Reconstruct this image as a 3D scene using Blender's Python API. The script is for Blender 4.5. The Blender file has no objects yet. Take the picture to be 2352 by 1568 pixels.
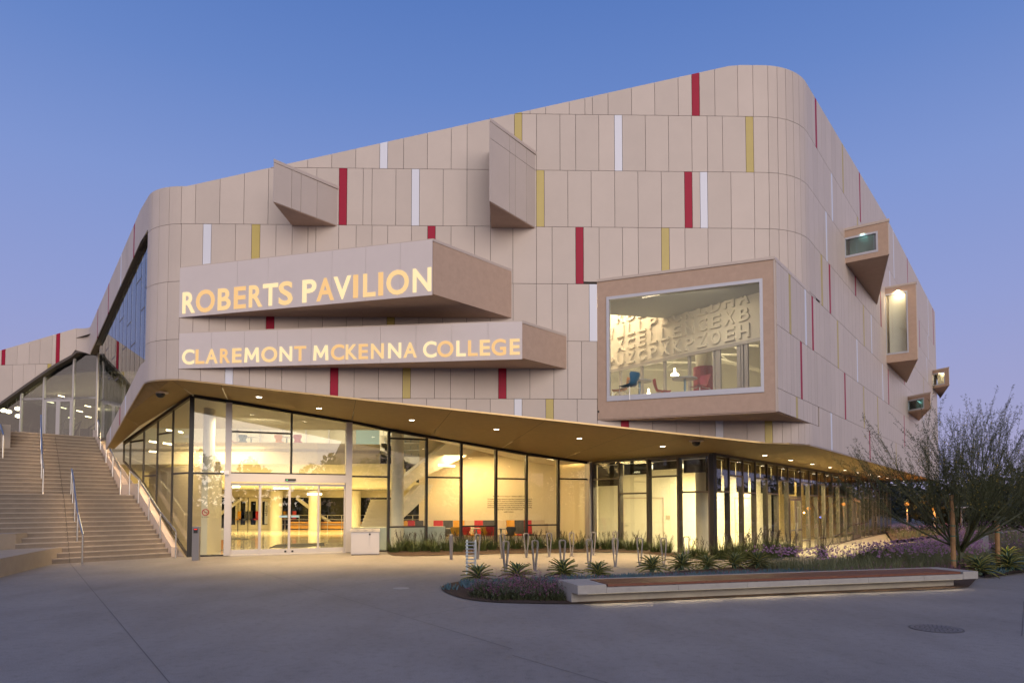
import bpy, bmesh, math, random
from mathutils import Vector, Matrix
from mathutils.bvhtree import BVHTree
R = math.radians
random.seed(7)
sc = bpy.context.scene
COL = sc.collection

# ------------------------------------------------------------------ camera
F, CX, PITCH, CAMZ = 1568.0, 1176.0, R(2.4), 1.75        # focal length etc. in a 2352 px wide frame
YP = 1158 - F * math.tan(PITCH)
cam = bpy.data.objects.new('camera', bpy.data.cameras.new('camera'))
COL.objects.link(cam)
cam.location = (0, 0, CAMZ)
cam.rotation_euler = (R(90) + PITCH, 0, 0)
cam.data.lens, cam.data.sensor_width = 24.0, 36.0
cam.data.shift_y = (YP - 784) / 2352
cam.data.clip_end = 2000
sc.camera = cam

# ------------------------------------------------------------------ sky: dusk, afterglow behind the camera
w = bpy.data.worlds.new('World'); sc.world = w; w.use_nodes = True
nt = w.node_tree; nt.nodes.clear()
def wn(t, **k):
    n = nt.nodes.new(t)
    for a, b in k.items(): setattr(n, a, b)
    return n
tc = wn('ShaderNodeTexCoord'); sx = wn('ShaderNodeSeparateXYZ')
nt.links.new(tc.outputs['Generated'], sx.inputs[0])
ramp = wn('ShaderNodeValToRGB')
st = [(0.0, (.42, .375, .57)), (.10, (.37, .37, .61)), (.25, (.29, .345, .65)), (.40, (.215, .308, .64)),
      (.52, (.138, .242, .575)), (.64, (.085, .183, .50)), (1.0, (.06, .13, .40))]
ramp.color_ramp.elements[0].position = 0; ramp.color_ramp.elements[0].color = (*st[0][1], 1)
ramp.color_ramp.elements[1].position = 1; ramp.color_ramp.elements[1].color = (*st[-1][1], 1)
for p, c in st[1:-1]:
    e = ramp.color_ramp.elements.new(p); e.color = (*c, 1)
nt.links.new(sx.outputs['Z'], ramp.inputs[0])
mr = wn('ShaderNodeMapRange', interpolation_type='SMOOTHERSTEP')           # how far towards the sunset
mr.inputs['From Min'].default_value = -.25; mr.inputs['From Max'].default_value = 1.0
neg = wn('ShaderNodeMath', operation='MULTIPLY'); neg.inputs[1].default_value = -1
nt.links.new(sx.outputs['Y'], neg.inputs[0]); nt.links.new(neg.outputs[0], mr.inputs['Value'])
ramp2 = wn('ShaderNodeValToRGB')
st2 = [(0.0, (1.15, .80, .66)), (.12, (1.1, .84, .74)), (.3, (.85, .76, .78)), (.55, (.45, .48, .64)), (1.0, (.06, .13, .40))]
ramp2.color_ramp.elements[0].color = (*st2[0][1], 1); ramp2.color_ramp.elements[1].color = (*st2[-1][1], 1)
for p, c in st2[1:-1]:
    e = ramp2.color_ramp.elements.new(p); e.color = (*c, 1)
nt.links.new(sx.outputs['Z'], ramp2.inputs[0])
mx = wn('ShaderNodeMixRGB'); nt.links.new(mr.outputs[0], mx.inputs[0])
nt.links.new(ramp.outputs[0], mx.inputs[1]); nt.links.new(ramp2.outputs[0], mx.inputs[2])
bg = wn('ShaderNodeBackground'); bg.inputs[1].default_value = 1.0
nt.links.new(mx.outputs[0], bg.inputs[0])
wo = wn('ShaderNodeOutputWorld'); nt.links.new(bg.outputs[0], wo.inputs[0])

sun = bpy.data.lights.new('afterglow', 'SUN'); sun.energy = 1.9; sun.angle = R(45); sun.color = (1, .88, .79)
so = bpy.data.objects.new('afterglow', sun); COL.objects.link(so)
so.matrix_world = Vector((-.20, .95, -.24)).to_track_quat('-Z', 'Y').to_matrix().to_4x4()
vs = sc.view_settings
sc.display_settings.display_device = 'sRGB'
vs.view_transform = 'Standard'; vs.look = 'None'; vs.gamma = 1; vs.exposure = 0; vs.use_curve_mapping = False
cy = sc.cycles
cy.use_denoising = True; cy.max_bounces = 8; cy.diffuse_bounces = 4; cy.glossy_bounces = 4
cy.transparent_max_bounces = 24; cy.caustics_reflective = False; cy.caustics_refractive = False
cy.sample_clamp_indirect = 6; cy.use_light_tree = True
WARM = (1.0, .70, .36)

def area_lamp(name, loc, sx_, sy_, power, target, col=WARM, parent=None, spread=180):
    l = bpy.data.lights.new(name, 'AREA'); l.shape = 'RECTANGLE'; l.size = sx_; l.size_y = sy_
    l.energy = power; l.color = col; l.spread = R(spread)
    o = bpy.data.objects.new(name, l); COL.objects.link(o)
    d = (Vector(target) - Vector(loc)).normalized()
    o.matrix_world = Matrix.Translation(loc) @ d.to_track_quat('-Z', 'Y').to_matrix().to_4x4()
    return o
def strip_lamp(name, a, b, width, power, down, col=WARM):
    """a long thin area lamp from a to b shining along the vector down"""
    a, b = Vector(a), Vector(b); L = (b - a).length
    l = bpy.data.lights.new(name, 'AREA'); l.shape = 'RECTANGLE'; l.size = L; l.size_y = width
    l.energy = power; l.color = col
    o = bpy.data.objects.new(name, l); COL.objects.link(o)
    x = (b - a).normalized(); z = -Vector(down); z = (z - x * z.dot(x)).normalized(); y = z.cross(x)
    m = Matrix((x, y, z)).transposed().to_4x4(); m.translation = (a + b) / 2
    o.matrix_world = m
    return o

# ------------------------------------------------------------------ photogrammetry helpers
def ray(x, y):
    rx, rz = (x - CX) / F, (YP - y) / F
    c, s = math.cos(PITCH), math.sin(PITCH)
    return Vector((rx, c - s * rz, s + c * rz))
CAM = Vector((0, 0, CAMZ))
def on_z(x, y, z):
    r = ray(x, y); return CAM + r * ((z - CAMZ) / r.z)
def on_y(x, y, Y):
    r = ray(x, y); return CAM + r * (Y / r.y)
def on_wall(x, y, p, d):
    """meet the vertical plane through p (x,y) with plan direction d"""
    n = (d[1], -d[0]); r = ray(x, y)
    t = (p[0] * n[0] + p[1] * n[1]) / (r.x * n[0] + r.y * n[1])
    return CAM + r * t
def az(a): return (math.sin(R(a)), math.cos(R(a)))

# ------------------------------------------------------------------ mesh builder
class MB:
    def __init__(s): s.v = []; s.f = []; s.m = []
    def add(s, vs, fs, m=0):
        b = len(s.v); s.v.extend([tuple(p) for p in vs])
        for f in fs: s.f.append([b + i for i in f]); s.m.append(m)
        return s
    def quad(s, a, b, c, d, m=0): return s.add([a, b, c, d], [(0, 1, 2, 3)], m)
    def hexa(s, p, m=0):          # p: 4 bottom, 4 top
        return s.add(p, [(3, 2, 1, 0), (4, 5, 6, 7), (0, 1, 5, 4), (1, 2, 6, 5), (2, 3, 7, 6), (3, 0, 4, 7)], m)
    def box(s, c, size, d=(1, 0), m=0):
        """box centred at c, size (along d, across, up)"""
        dx, dy = d; hx, hy, hz = size[0] / 2, size[1] / 2, size[2] / 2
        P = []
        for z in (-hz, hz):
            for a, b in ((-hx, -hy), (hx, -hy), (hx, hy), (-hx, hy)):
                P.append((c[0] + a * dx - b * dy, c[1] + a * dy + b * dx, c[2] + z))
        return s.hexa(P, m)
    def wall(s, a, b, th, z0, z1, m=0, z0b=None, z1b=None):
        """upright slab between plan points a and b, thickness th to the left of a->b"""
        d = Vector((b[0] - a[0], b[1] - a[1])).normalized(); n = Vector((-d.y, d.x)) * th
        z0b = z0 if z0b is None else z0b; z1b = z1 if z1b is None else z1b
        return s.hexa([(a[0], a[1], z0), (b[0], b[1], z0b), (b[0] + n.x, b[1] + n.y, z0b), (a[0] + n.x, a[1] + n.y, z0),
                       (a[0], a[1], z1), (b[0], b[1], z1b), (b[0] + n.x, b[1] + n.y, z1b), (a[0] + n.x, a[1] + n.y, z1)], m)
    def prism(s, poly, z0, z1, m=0):
        n = len(poly); b = [(p[0], p[1], z0) for p in poly]; t = [(p[0], p[1], z1) for p in poly]
        return s.add(b + t, [tuple(range(n - 1, -1, -1)), tuple(range(n, 2 * n))] + [(i, (i + 1) % n, n + (i + 1) % n, n + i) for i in range(n)], m)
    def extrude(s, poly, vec, m=0):
        n = len(poly); v = Vector(vec); t = [Vector(p) + v for p in poly]
        return s.add([tuple(p) for p in poly] + [tuple(p) for p in t],
                     [tuple(range(n - 1, -1, -1)), tuple(range(n, 2 * n))] + [(i, (i + 1) % n, n + (i + 1) % n, n + i) for i in range(n)], m)
    def tube(s, pts, r, n=8, m=0, caps=True):
        pts = [Vector(p) for p in pts]; rr = r if isinstance(r, (list, tuple)) else [r] * len(pts)
        b = len(s.v); prev = None
        for i, p in enumerate(pts):
            t = (pts[min(i + 1, len(pts) - 1)] - pts[max(i - 1, 0)]).normalized()
            up = Vector((0, 0, 1)) if abs(t.z) < .95 else Vector((1, 0, 0))
            if prev is not None: a = (prev - t * prev.dot(t)).normalized()
            else: a = t.cross(up).normalized()
            prev = a; c = t.cross(a)
            for k in range(n):
                g = 2 * math.pi * k / n
                s.v.append(tuple(p + (a * math.cos(g) + c * math.sin(g)) * rr[i]))
        for i in range(len(pts) - 1):
            for k in range(n):
                s.f.append([b + i * n + k, b + i * n + (k + 1) % n, b + (i + 1) * n + (k + 1) % n, b + (i + 1) * n + k]); s.m.append(m)
        if caps:
            s.f.append([b + k for k in range(n - 1, -1, -1)]); s.m.append(m)
            e = b + (len(pts) - 1) * n; s.f.append([e + k for k in range(n)]); s.m.append(m)
        return s
    def lathe(s, c, prof, n=16, m=0):
        b = len(s.v)
        for r, z in prof:
            for k in range(n):
                g = 2 * math.pi * k / n; s.v.append((c[0] + r * math.cos(g), c[1] + r * math.sin(g), c[2] + z))
        for i in range(len(prof) - 1):
            for k in range(n):
                s.f.append([b + i * n + k, b + i * n + (k + 1) % n, b + (i + 1) * n + (k + 1) % n, b + (i + 1) * n + k]); s.m.append(m)
        s.f.append([b + k for k in range(n - 1, -1, -1)]); s.m.append(m)
        e = b + (len(prof) - 1) * n; s.f.append([e + k for k in range(n)]); s.m.append(m)
        return s
    def mesh(s, name, mats, smooth=False):
        me = bpy.data.meshes.new(name); me.from_pydata(s.v, [], s.f)
        mats = mats if isinstance(mats, (list, tuple)) else [mats]
        for mt in mats: me.materials.append(mt)
        if len(mats) > 1: me.polygons.foreach_set('material_index', s.m)
        if smooth: me.polygons.foreach_set('use_smooth', [True] * len(me.polygons))
        me.update(); return me
    def obj(s, name, mats, parent=None, smooth=False, **props):
        return link(name, s.mesh(name, mats, smooth), parent, **props)
def link(name, me, parent=None, **props):
    o = bpy.data.objects.new(name, me); COL.objects.link(o)
    if parent is not None:
        o.parent = parent
        if parent.parent is None and 'world' in parent: o.matrix_parent_inverse = Matrix.Translation(-parent.location)
    for k, v in props.items(): o[k] = v
    return o
def thing(name, label, cat, loc=(0, 0, 0), rz=0, group=None, world=False):
    """an Empty at a thing's base; world=True: its parts are meshed in world coordinates"""
    o = bpy.data.objects.new(name, None); COL.objects.link(o); o.location = loc; o.rotation_euler = (0, 0, rz)
    o.empty_display_size = .2
    o['label'] = label; o['category'] = cat
    if group: o['group'] = group
    if world: o['world'] = 1
    return o
def tag(o, label, cat, group=None):
    o['label'] = label; o['category'] = cat
    if group: o['group'] = group
    return o
def dup(root, loc, rz=0, label=None, scale=1):
    r = root.copy(); COL.objects.link(r); r.location = loc; r.rotation_euler = (0, 0, rz); r.scale = (scale,) * 3
    if label: r['label'] = label
    for ch in list(root.children):
        c = ch.copy(); COL.objects.link(c); c.parent = r
        for g in list(ch.children):
            d = g.copy(); COL.objects.link(d); d.parent = c
    return r

# ------------------------------------------------------------------ materials
def mat(name, col, rough=.6, metal=0, var=0, vscale=3, bump=0, bscale=80, rnd=0, col2=None, spec=None, coat=0, stretch=None):
    m = bpy.data.materials.new(name); m.use_nodes = True; n = m.node_tree.nodes; L = m.node_tree.links
    p = n['Principled BSDF']; p.inputs['Base Color'].default_value = (*col, 1)
    p.inputs['Roughness'].default_value = rough; p.inputs['Metallic'].default_value = metal
    if spec is not None: p.inputs['Specular IOR Level'].default_value = spec
    if coat: p.inputs['Coat Weight'].default_value = coat
    src = None
    if var or bump:
        g = n.new('ShaderNodeNewGeometry'); co = g.outputs['Position']
        if stretch:
            mp = n.new('ShaderNodeMapping'); mp.inputs['Scale'].default_value = stretch; L.new(co, mp.inputs[0]); co = mp.outputs[0]
    if var:
        t = n.new('ShaderNodeTexNoise'); t.inputs['Scale'].default_value = vscale; t.inputs['Detail'].default_value = 6
        t.inputs['Roughness'].default_value = .65
        L.new(co, t.inputs['Vector'])
        mxn = n.new('ShaderNodeMixRGB'); c2 = col2 or tuple(c * (1 - var) for c in col)
        c1 = col if col2 else tuple(min(1, c * (1 + var)) for c in col)
        r_ = n.new('ShaderNodeMapRange'); r_.inputs['From Min'].default_value = .3; r_.inputs['From Max'].default_value = .7
        L.new(t.outputs['Fac'], r_.inputs['Value']); L.new(r_.outputs[0], mxn.inputs[0])
        mxn.inputs[1].default_value = (*c1, 1); mxn.inputs[2].default_value = (*c2, 1); src = mxn.outputs[0]
    if rnd:
        oi = n.new('ShaderNodeObjectInfo'); mm = n.new('ShaderNodeMapRange')
        mm.inputs['To Min'].default_value = 1 - rnd; mm.inputs['To Max'].default_value = 1 + rnd
        L.new(oi.outputs['Random'], mm.inputs['Value'])
        h = n.new('ShaderNodeHueSaturation'); L.new(mm.outputs[0], h.inputs['Value'])
        if src: L.new(src, h.inputs['Color'])
        else: h.inputs['Color'].default_value = (*col, 1)
        src = h.outputs[0]
    if src: L.new(src, p.inputs['Base Color'])
    if bump:
        t2 = n.new('ShaderNodeTexNoise'); t2.inputs['Scale'].default_value = bscale; t2.inputs['Detail'].default_value = 4
        L.new(co, t2.inputs['Vector'])
        b = n.new('ShaderNodeBump'); b.inputs['Strength'].default_value = bump; b.inputs['Distance'].default_value = .02
        L.new(t2.outputs['Fac'], b.inputs['Height']); L.new(b.outputs[0], p.inputs['Normal'])
    return m
def emit(name, col, s):
    m = bpy.data.materials.new(name); m.use_nodes = True; n = m.node_tree.nodes; n.clear()
    e = n.new('ShaderNodeEmission'); e.inputs[0].default_value = (*col, 1); e.inputs[1].default_value = s
    o = n.new('ShaderNodeOutputMaterial'); m.node_tree.links.new(e.outputs[0], o.inputs[0]); return m
def glass(name, tint=(.94, .965, .945), base=.055):
    m = bpy.data.materials.new(name); m.use_nodes = True; n = m.node_tree.nodes; L = m.node_tree.links; n.clear()
    g = n.new('ShaderNodeNewGeometry'); d = n.new('ShaderNodeVectorMath'); d.operation = 'DOT_PRODUCT'
    L.new(g.outputs['Incoming'], d.inputs[0]); L.new(g.outputs['Normal'], d.inputs[1])
    def mth(op, a, b=None):
        k = n.new('ShaderNodeMath'); k.operation = op; L.new(a, k.inputs[0])
        if b is not None: k.inputs[1].default_value = b
        return k.outputs[0]
    a = mth('ABSOLUTE', d.outputs['Value']); a = mth('MULTIPLY', a, -1); a = mth('ADD', a, 1); a = mth('POWER', a, 5)
    a = mth('MULTIPLY', a, .9 - base); a = mth('ADD', a, base)
    t = n.new('ShaderNodeBsdfTransparent'); t.inputs[0].default_value = (*tint, 1)
    gl = n.new('ShaderNodeBsdfGlossy'); gl.inputs['Roughness'].default_value = 0.0
    mxs = n.new('ShaderNodeMixShader'); L.new(a, mxs.inputs[0]); L.new(t.outputs[0], mxs.inputs[1]); L.new(gl.outputs[0], mxs.inputs[2])
    o = n.new('ShaderNodeOutputMaterial'); L.new(mxs.outputs[0], o.inputs[0]); return m

M = {}
M['beige'] = mat('beige_panel', (.525, .45, .395), .55, var=.035, vscale=1.2, rnd=.05, bump=.02, bscale=200)
M['beige2'] = mat('pale_sign_panel', (.62, .555, .535), .5, var=.02, vscale=2)
M['red'] = mat('crimson_panel', (.33, .008, .036), .5, var=.05, rnd=.05, spec=.2)
M['white'] = mat('white_panel', (.66, .68, .76), .45, rnd=.03)
M['yellow'] = mat('mustard_panel', (.46, .36, .095), .45, var=.04, rnd=.04)
M['backing'] = mat('dark_backing', (.055, .045, .038), .9)
M['stucco'] = mat('tan_stucco', (.46, .33, .25), .85, var=.06, vscale=6, bump=.25, bscale=120)
M['trim'] = mat('pale_metal_trim', (.52, .44, .38), .45)
M['soffit'] = mat('ochre_soffit', (.265, .18, .07), .75, var=.10, vscale=5, bump=.08, bscale=60)
M['dark'] = mat('dark_bronze_frame', (.018, .017, .018), .4, .3)
M['bronze'] = mat('bronze_frame', (.10, .085, .075), .45, .4)
M['alu'] = mat('aluminium_frame', (.46, .44, .44), .4, .35)
M['silver'] = mat('bright_silver_frame', (.50, .51, .56), .4, .3)
M['steel'] = mat('brushed_steel', (.55, .54, .53), .28, 1)
M['galv'] = mat('galvanised_steel', (.42, .47, .50), .35, .9, var=.15, vscale=30)
M['hoop'] = mat('grey_coated_metal', (.20, .19, .195), .45, .2)
M['glass'] = glass('clear_glass')
M['glass_dark'] = glass('tinted_glass', (.72, .76, .75), .12)
M['white_wall'] = mat('white_interior_paint', (.72, .68, .60), .8, var=.02)
M['cream_wall'] = mat('cream_interior_paint', (.70, .63, .49), .8)
M['floor_in'] = mat('polished_terrazzo', (.52, .48, .40), .12, var=.12, vscale=14, spec=.6, coat=.3)
M['ceil'] = mat('interior_ceiling_paint', (.66, .63, .56), .85)
M['conc'] = mat('plaza_concrete', (.25, .232, .222), .75, var=.11, vscale=.55, bump=.10, bscale=90)
def ground_mat():
    m = mat('plaza_concrete', (.275, .256, .243), .78, var=.10, vscale=.45, bump=.12, bscale=110); n = m.node_tree.nodes; L = m.node_tree.links; p = n['Principled BSDF']
    src = p.inputs['Base Color'].links[0].from_socket; g = n.new('ShaderNodeNewGeometry')
    def layer(src, scale, lo, hi, dark, fac, stretch=None, detail=5):
        co = g.outputs['Position']
        if stretch:
            mp = n.new('ShaderNodeMapping'); mp.inputs['Scale'].default_value = stretch; mp.inputs['Rotation'].default_value = (0, 0, .35); L.new(co, mp.inputs[0]); co = mp.outputs[0]
        t = n.new('ShaderNodeTexNoise'); t.inputs['Scale'].default_value = scale; t.inputs['Detail'].default_value = detail; L.new(co, t.inputs['Vector'])
        r_ = n.new('ShaderNodeMapRange'); r_.inputs['From Min'].default_value = lo; r_.inputs['From Max'].default_value = hi; r_.inputs['To Max'].default_value = fac; L.new(t.outputs['Fac'], r_.inputs['Value'])
        x = n.new('ShaderNodeMixRGB'); x.blend_type = 'MULTIPLY'; x.inputs[2].default_value = (*dark, 1); L.new(r_.outputs[0], x.inputs[0]); L.new(src, x.inputs[1]); return x.outputs[0]
    src = layer(src, 1.4, .45, .75, (.62, .60, .58), .38, (1, .35, 1))
    src = layer(src, 9, .5, .8, (.6, .58, .56), .5)
    src = layer(src, 70, .35, .75, (.55, .55, .55), .8, None, 3)
    src = layer(src, .22, .5, .7, (.70, .68, .68), .4)
    L.new(src, p.inputs['Base Color']); return m
M['conc'] = ground_mat()
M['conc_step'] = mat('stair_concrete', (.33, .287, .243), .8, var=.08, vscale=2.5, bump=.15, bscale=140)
M['riser_shaded'] = mat('shaded_riser_concrete', (.20, .168, .138), .85, var=.12, vscale=3, bump=.15, bscale=140)  # same concrete as the treads, with the risers' shade put into the colour
M['conc_bench'] = mat('precast_concrete', (.34, .325, .305), .8, var=.10, vscale=5, bump=.2, bscale=120)
M['wood'] = mat('hardwood_plank', (.15, .052, .028), .5, var=.3, vscale=6, stretch=(2, 2, 20), rnd=.15)
M['stake'] = mat('timber_stake', (.30, .17, .075), .8, var=.2, vscale=10)
M['mulch'] = mat('bark_mulch', (.055, .030, .019), .95, var=.6, vscale=40, bump=1, bscale=60)
M['joint'] = mat('dark_joint', (.10, .092, .088), .9)
M['iron'] = mat('cast_iron', (.10, .095, .10), .6, .4, var=.2, vscale=20)
M['black'] = mat('black_plastic', (.012, .012, .013), .35)
M['matt'] = mat('dark_rubber_mat', (.03, .03, .032), .95)
M['lamp'] = emit('lit_lamp', (1, .82, .52), 14)
M['strip'] = emit('lit_strip_lamp', (1, .80, .45), 9)
M['down'] = emit('lit_downlight', (1, .88, .66), 16)
M['ltr'] = [emit('lit_letter_pale', (1.0, .78, .44), 1.12), emit('lit_letter_amber', (1.0, .61, .27), .97), emit('lit_letter_warm', (1.0, .67, .32), 1.02)]
M['sodium'] = emit('sodium_lamp', (1, .33, .05), 2.2)
M['led'] = emit('led_red', (1, .03, .02), 3)
M['ledg'] = emit('led_green', (.1, 1, .3), 3)
M['ledb'] = emit('led_blue', (.15, .25, 1), 12)
M['c_red'] = mat('red_seat', (.42, .018, .02), .5)
M['c_yel'] = mat('yellow_seat', (.62, .30, .02), .5)
M['c_gry'] = mat('charcoal_seat', (.05, .052, .055), .6)
M['c_bge'] = mat('beige_seat', (.50, .42, .32), .6)
M['c_blu'] = mat('blue_seat', (.045, .13, .21), .5)
M['c_org'] = mat('orange_seat', (.62, .25, .06), .5)
M['c_mag'] = mat('maroon_pad', (.30, .03, .06), .55)
M['text'] = mat('brown_lettering', (.05, .03, .02), .6)
M['shade'] = mat('dark_roller_shade', (.05, .04, .03), .9)
M['night'] = mat('dark_night_window', (.012, .014, .014), .06)

# ------------------------------------------------------------------ plan of the building
P0, P1 = Vector((-10.8, 22.9)), None
fd = Vector(az(66.5))                                  # front entrance glass runs this way
t1 = 0
def line_hit(p, d, x):                                 # where a plan line passes image column x (at eye level)
    k = (x - CX) / F
    s = (k * p[1] - p[0]) / (d[0] - k * d[1]); return s
P1 = P0 + fd * line_hit(P0, fd, 1355)
P2 = Vector((6.9, 23.5))
sd = (P2 - P1).normalized()
rd = Vector(az(37.1))                                  # right glass and right facade
PE = P2 + rd * 40
ld = Vector(az(-49)); PS = P0 + ld * 7.0               # glass beside the stairs
fa = Vector(az(88.8))                                  # main front facade
C = Vector((8.56, 20.02))                              # sharp corner front / right
CL = C - fa * ((C.x + 10.43) / fa.x)                   # sharp corner front / left
la = Vector(az(-38)); W1 = CL + la * 15.0
wd = Vector((-.993, .12)); W0 = W1 + wd * 9
RE = C + rd * 38

class Path:
    def __init__(s, pts, radii):
        s.seg = []; cur = pts[0]; s.mark = [0]; L = 0
        for i in range(1, len(pts)):
            p = pts[i]
            if i < len(pts) - 1 and radii[i]:
                d0 = (p - pts[i - 1]).normalized(); d1 = (pts[i + 1] - p).normalized()
                turn = math.atan2(d0.x * d1.y - d0.y * d1.x, d0.dot(d1)); r = radii[i]; T = r * math.tan(abs(turn) / 2)
                a = p - d0 * T; s.seg.append(('L', L, cur, d0, (a - cur).length)); L += (a - cur).length
                sg = 1 if turn > 0 else -1; n = Vector((-d0.y, d0.x)) * sg; c = a + n * r
                s.seg.append(('A', L, c, r, sg, math.atan2(a.y - c.y, a.x - c.x), r * abs(turn))); s.mark.append((L, L + r * abs(turn))); L += r * abs(turn)
                cur = p + d1 * T
            else:
                d = (p - cur).normalized(); s.seg.append(('L', L, cur, d, (p - cur).length)); L += (p - cur).length; cur = p
        s.len = L
    def at(s, u, off=0):
        u = max(0, min(s.len, u)); g = s.seg[0]
        for q in s.seg:
            if q[1] <= u + 1e-9: g = q
        if g[0] == 'L':
            p = g[2] + g[3] * (u - g[1]); n = Vector((g[3].y, -g[3].x))
        else:
            _, l0, c, r, sg, a0, _l = g; a = a0 + sg * (u - l0) / r
            v = Vector((math.cos(a), math.sin(a))); p = c + v * r; n = v * sg
        return p + n * off, n
PATH = Path([W0, W1, CL, C, RE], [0, 1.6, 1.8, 2.2, 0])
(sW0, sW1), (sL0, sL1), (sR0, sR1) = PATH.mark[1:4]
def s_on(seg_point, seg_dir, s_at_point, pt): return s_at_point + (pt.xy - seg_point).dot(seg_dir)
pF0 = PATH.at(sL1)[0]; pR1 = PATH.at(sR1)[0]; pL0 = PATH.at(sL0)[0]; pWe = PATH.at(sW0)[0]
def front(x, y):
    p = on_wall(x, y, C, fa); return s_on(pF0, fa, sL1, p), p.z
def right(x, y):
    p = on_wall(x, y, C, rd); return s_on(pR1, rd, sR1, p), p.z
def left(x, y):
    p = on_wall(x, y, CL, la); return s_on(pL0, -la, sL0, p), p.z
def wing(x, y):
    p = on_wall(x, y, W1, wd); return s_on(pWe, -wd, sW0, p), p.z
def interp(tab):
    tab = sorted(tab)
    def f(s):
        if s <= tab[0][0]: return tab[0][1]
        for (a, za), (b, zb) in zip(tab, tab[1:]):
            if s <= b: return za + (zb - za) * (s - a) / max(1e-9, b - a)
        return tab[-1][1]
    f.tab = tab; return f
zpk = front(1763, 151)[1]
ztop = interp([wing(-60, 822), wing(0, 805), (sW0, wing(200, 753)[1]), (sW1, left(222, 730)[1]), left(325, 482), (sL1, front(415, 428)[1]),
               front(1672, 153), front(1700, 150.5), (sR0, zpk), (sR1, zpk), right(2040, 510), (PATH.len, right(2160, 745)[1])])
zF = lambda x, y: front(x, y)[1]
zbot = interp([(sL1, zF(415, 872)), front(1370, 975), (sR0, zF(1763, 1017)), (sR1, right(1880, 1027)[1]), right(1914, 1036), (PATH.len, right(2164, 1107)[1])])
zA, zG = zF(1230, 392), zF(1230, 916)
RH = (zA - zG) / 4
ROWZ = {'A': zA + RH, 'B': zA, 'C': zA - RH, 'D': zA - 2 * RH, 'E': zA - 3 * RH, 'F': zG, 'G': zG - RH}   # foot of each row
print('rows', ROWZ, 'RH', RH, 'zpk', zpk, ztop(sR1), ztop(PATH.len), 'P1', P1)

# big projecting window box, on the front / right corner
bxL = on_wall(1372, 800, C, fa); bxR2 = C - rd * ((C.y - 18.0) / rd.y)
sBL = s_on(pF0, fa, sL1, bxL); bdir = (bxR2 - bxL.xy).normalized()
zbT = on_wall(1792, 607, bxR2, rd).z; zbB = on_wall(1792, 947, bxR2, rd).z
sBR = right(1874, 800)[0]

# ------------------------------------------------------------------ the building
B = thing('pavilion', 'large angular beige panelled pavilion with glowing glass ground floor and lit name signs', 'building', (0, 24, 0), world=True)

GAP = .012
def panel(s0, s1, z0, z1, colr, parent, zt=None, zb=None, off=0.0, th=.03, stuff=None, name='panel'):
    zt = zt or ztop; zb = zb or zbot
    s0 += GAP / 2; s1 -= GAP / 2; z0 += GAP / 2; z1 -= GAP / 2
    if s1 - s0 < .02: return None
    cuts = {s0, s1}
    for f in (zt, zb):
        for q, _ in f.tab:
            if s0 < q < s1: cuts.add(q)
    for a, b in ((sW0, sW1), (sL0, sL1), (sR0, sR1)):
        if s1 > a and s0 < b:
            n = max(1, int((min(s1, b) - max(s0, a)) / .12))
            for k in range(n + 1): cuts.add(max(s0, a) + (min(s1, b) - max(s0, a)) * k / n)
    base = sorted(cuts)
    for f, z in ((zt, z1), (zb, z0), (zt, z0), (zb, z1)):       # where roof / eaves cross the row lines
        for a, b in zip(base, base[1:]):
            fa_, fb_ = f(a) - z, f(b) - z
            if fa_ * fb_ < 0: cuts.add(a + (b - a) * fa_ / (fa_ - fb_))
    cs = sorted(cuts); colmn = []
    for u in cs:
        t, b = min(z1, zt(u) - .01), max(z0, zb(u) + .005)
        colmn.append((u, b, t))
    runs = []; cur = []
    def clampc(q):
        u, b, t = q
        return (u, b, t) if t - b > .001 else (u, (b + t) / 2 - .0005, (b + t) / 2 + .0005)
    for q0, q1 in zip(colmn, colmn[1:]):
        if max(q0[2] - q0[1], q1[2] - q1[1]) > .004:
            if not cur: cur = [clampc(q0)]
            cur.append(clampc(q1))
        elif cur: runs.append(cur); cur = []
    if cur: runs.append(cur)
    mb = stuff or MB()
    mi = colr if stuff else 0
    okk = False
    for rn in runs:
        if len(rn) < 2: continue
        okk = True
        n = len(rn); fr = []; bk = []
        for u, b, t in rn:
            p, _ = PATH.at(u, off + th); q, _ = PATH.at(u, off)
            fr += [(p.x, p.y, b), (p.x, p.y, t)]; bk += [(q.x, q.y, b), (q.x, q.y, t)]
        V = fr + bk; o = 2 * n; fs = []
        for i in range(n - 1):
            a = 2 * i
            fs += [(a, a + 2, a + 3, a + 1), (a + 1, a + 3, o + a + 3, o + a + 1), (a + 2, a, o + a, o + a + 2)]
        fs += [(0, 1, o + 1, o), (2 * n - 1, 2 * n - 2, o + 2 * n - 2, o + 2 * n - 1)]
        mb.add(V, fs, mi)
    if not okk or stuff: return None
    return mb.obj(name, M[colr], parent)

npan = [0]
PALM = ['beige', 'red', 'white', 'yellow']
far_panels = MB()
def put(s0, s1, row, colr, zt=None, zb=None, far=False):
    z0 = ROWZ[row]; z1 = z0 + (RH if row != 'A' else 6)
    if s1 > sBL + .01 and s0 < sBR - .01 and z1 > zbB and z0 < zbT:      # around the window box
        if s0 < sBL - .05:
            if min(z1, zbT) - max(z0, zbB) > .3: s1 = min(s1, sBL)
            elif z1 > zbT: z0 = max(z0, zbT)
        else:
            if z1 > zbT + .02: z0 = max(z0, zbT)
            elif z0 < zbB - .02: z1 = min(z1, zbB)
            else:
                if s1 > sBR: s0 = max(s0, sBR)
                else: return
    if far: panel(s0, s1, z0, z1, PALM.index(colr), B, zt, zb, stuff=far_panels)
    elif panel(s0, s1, z0, z1, colr, B, zt, zb): npan[0] += 1

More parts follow.
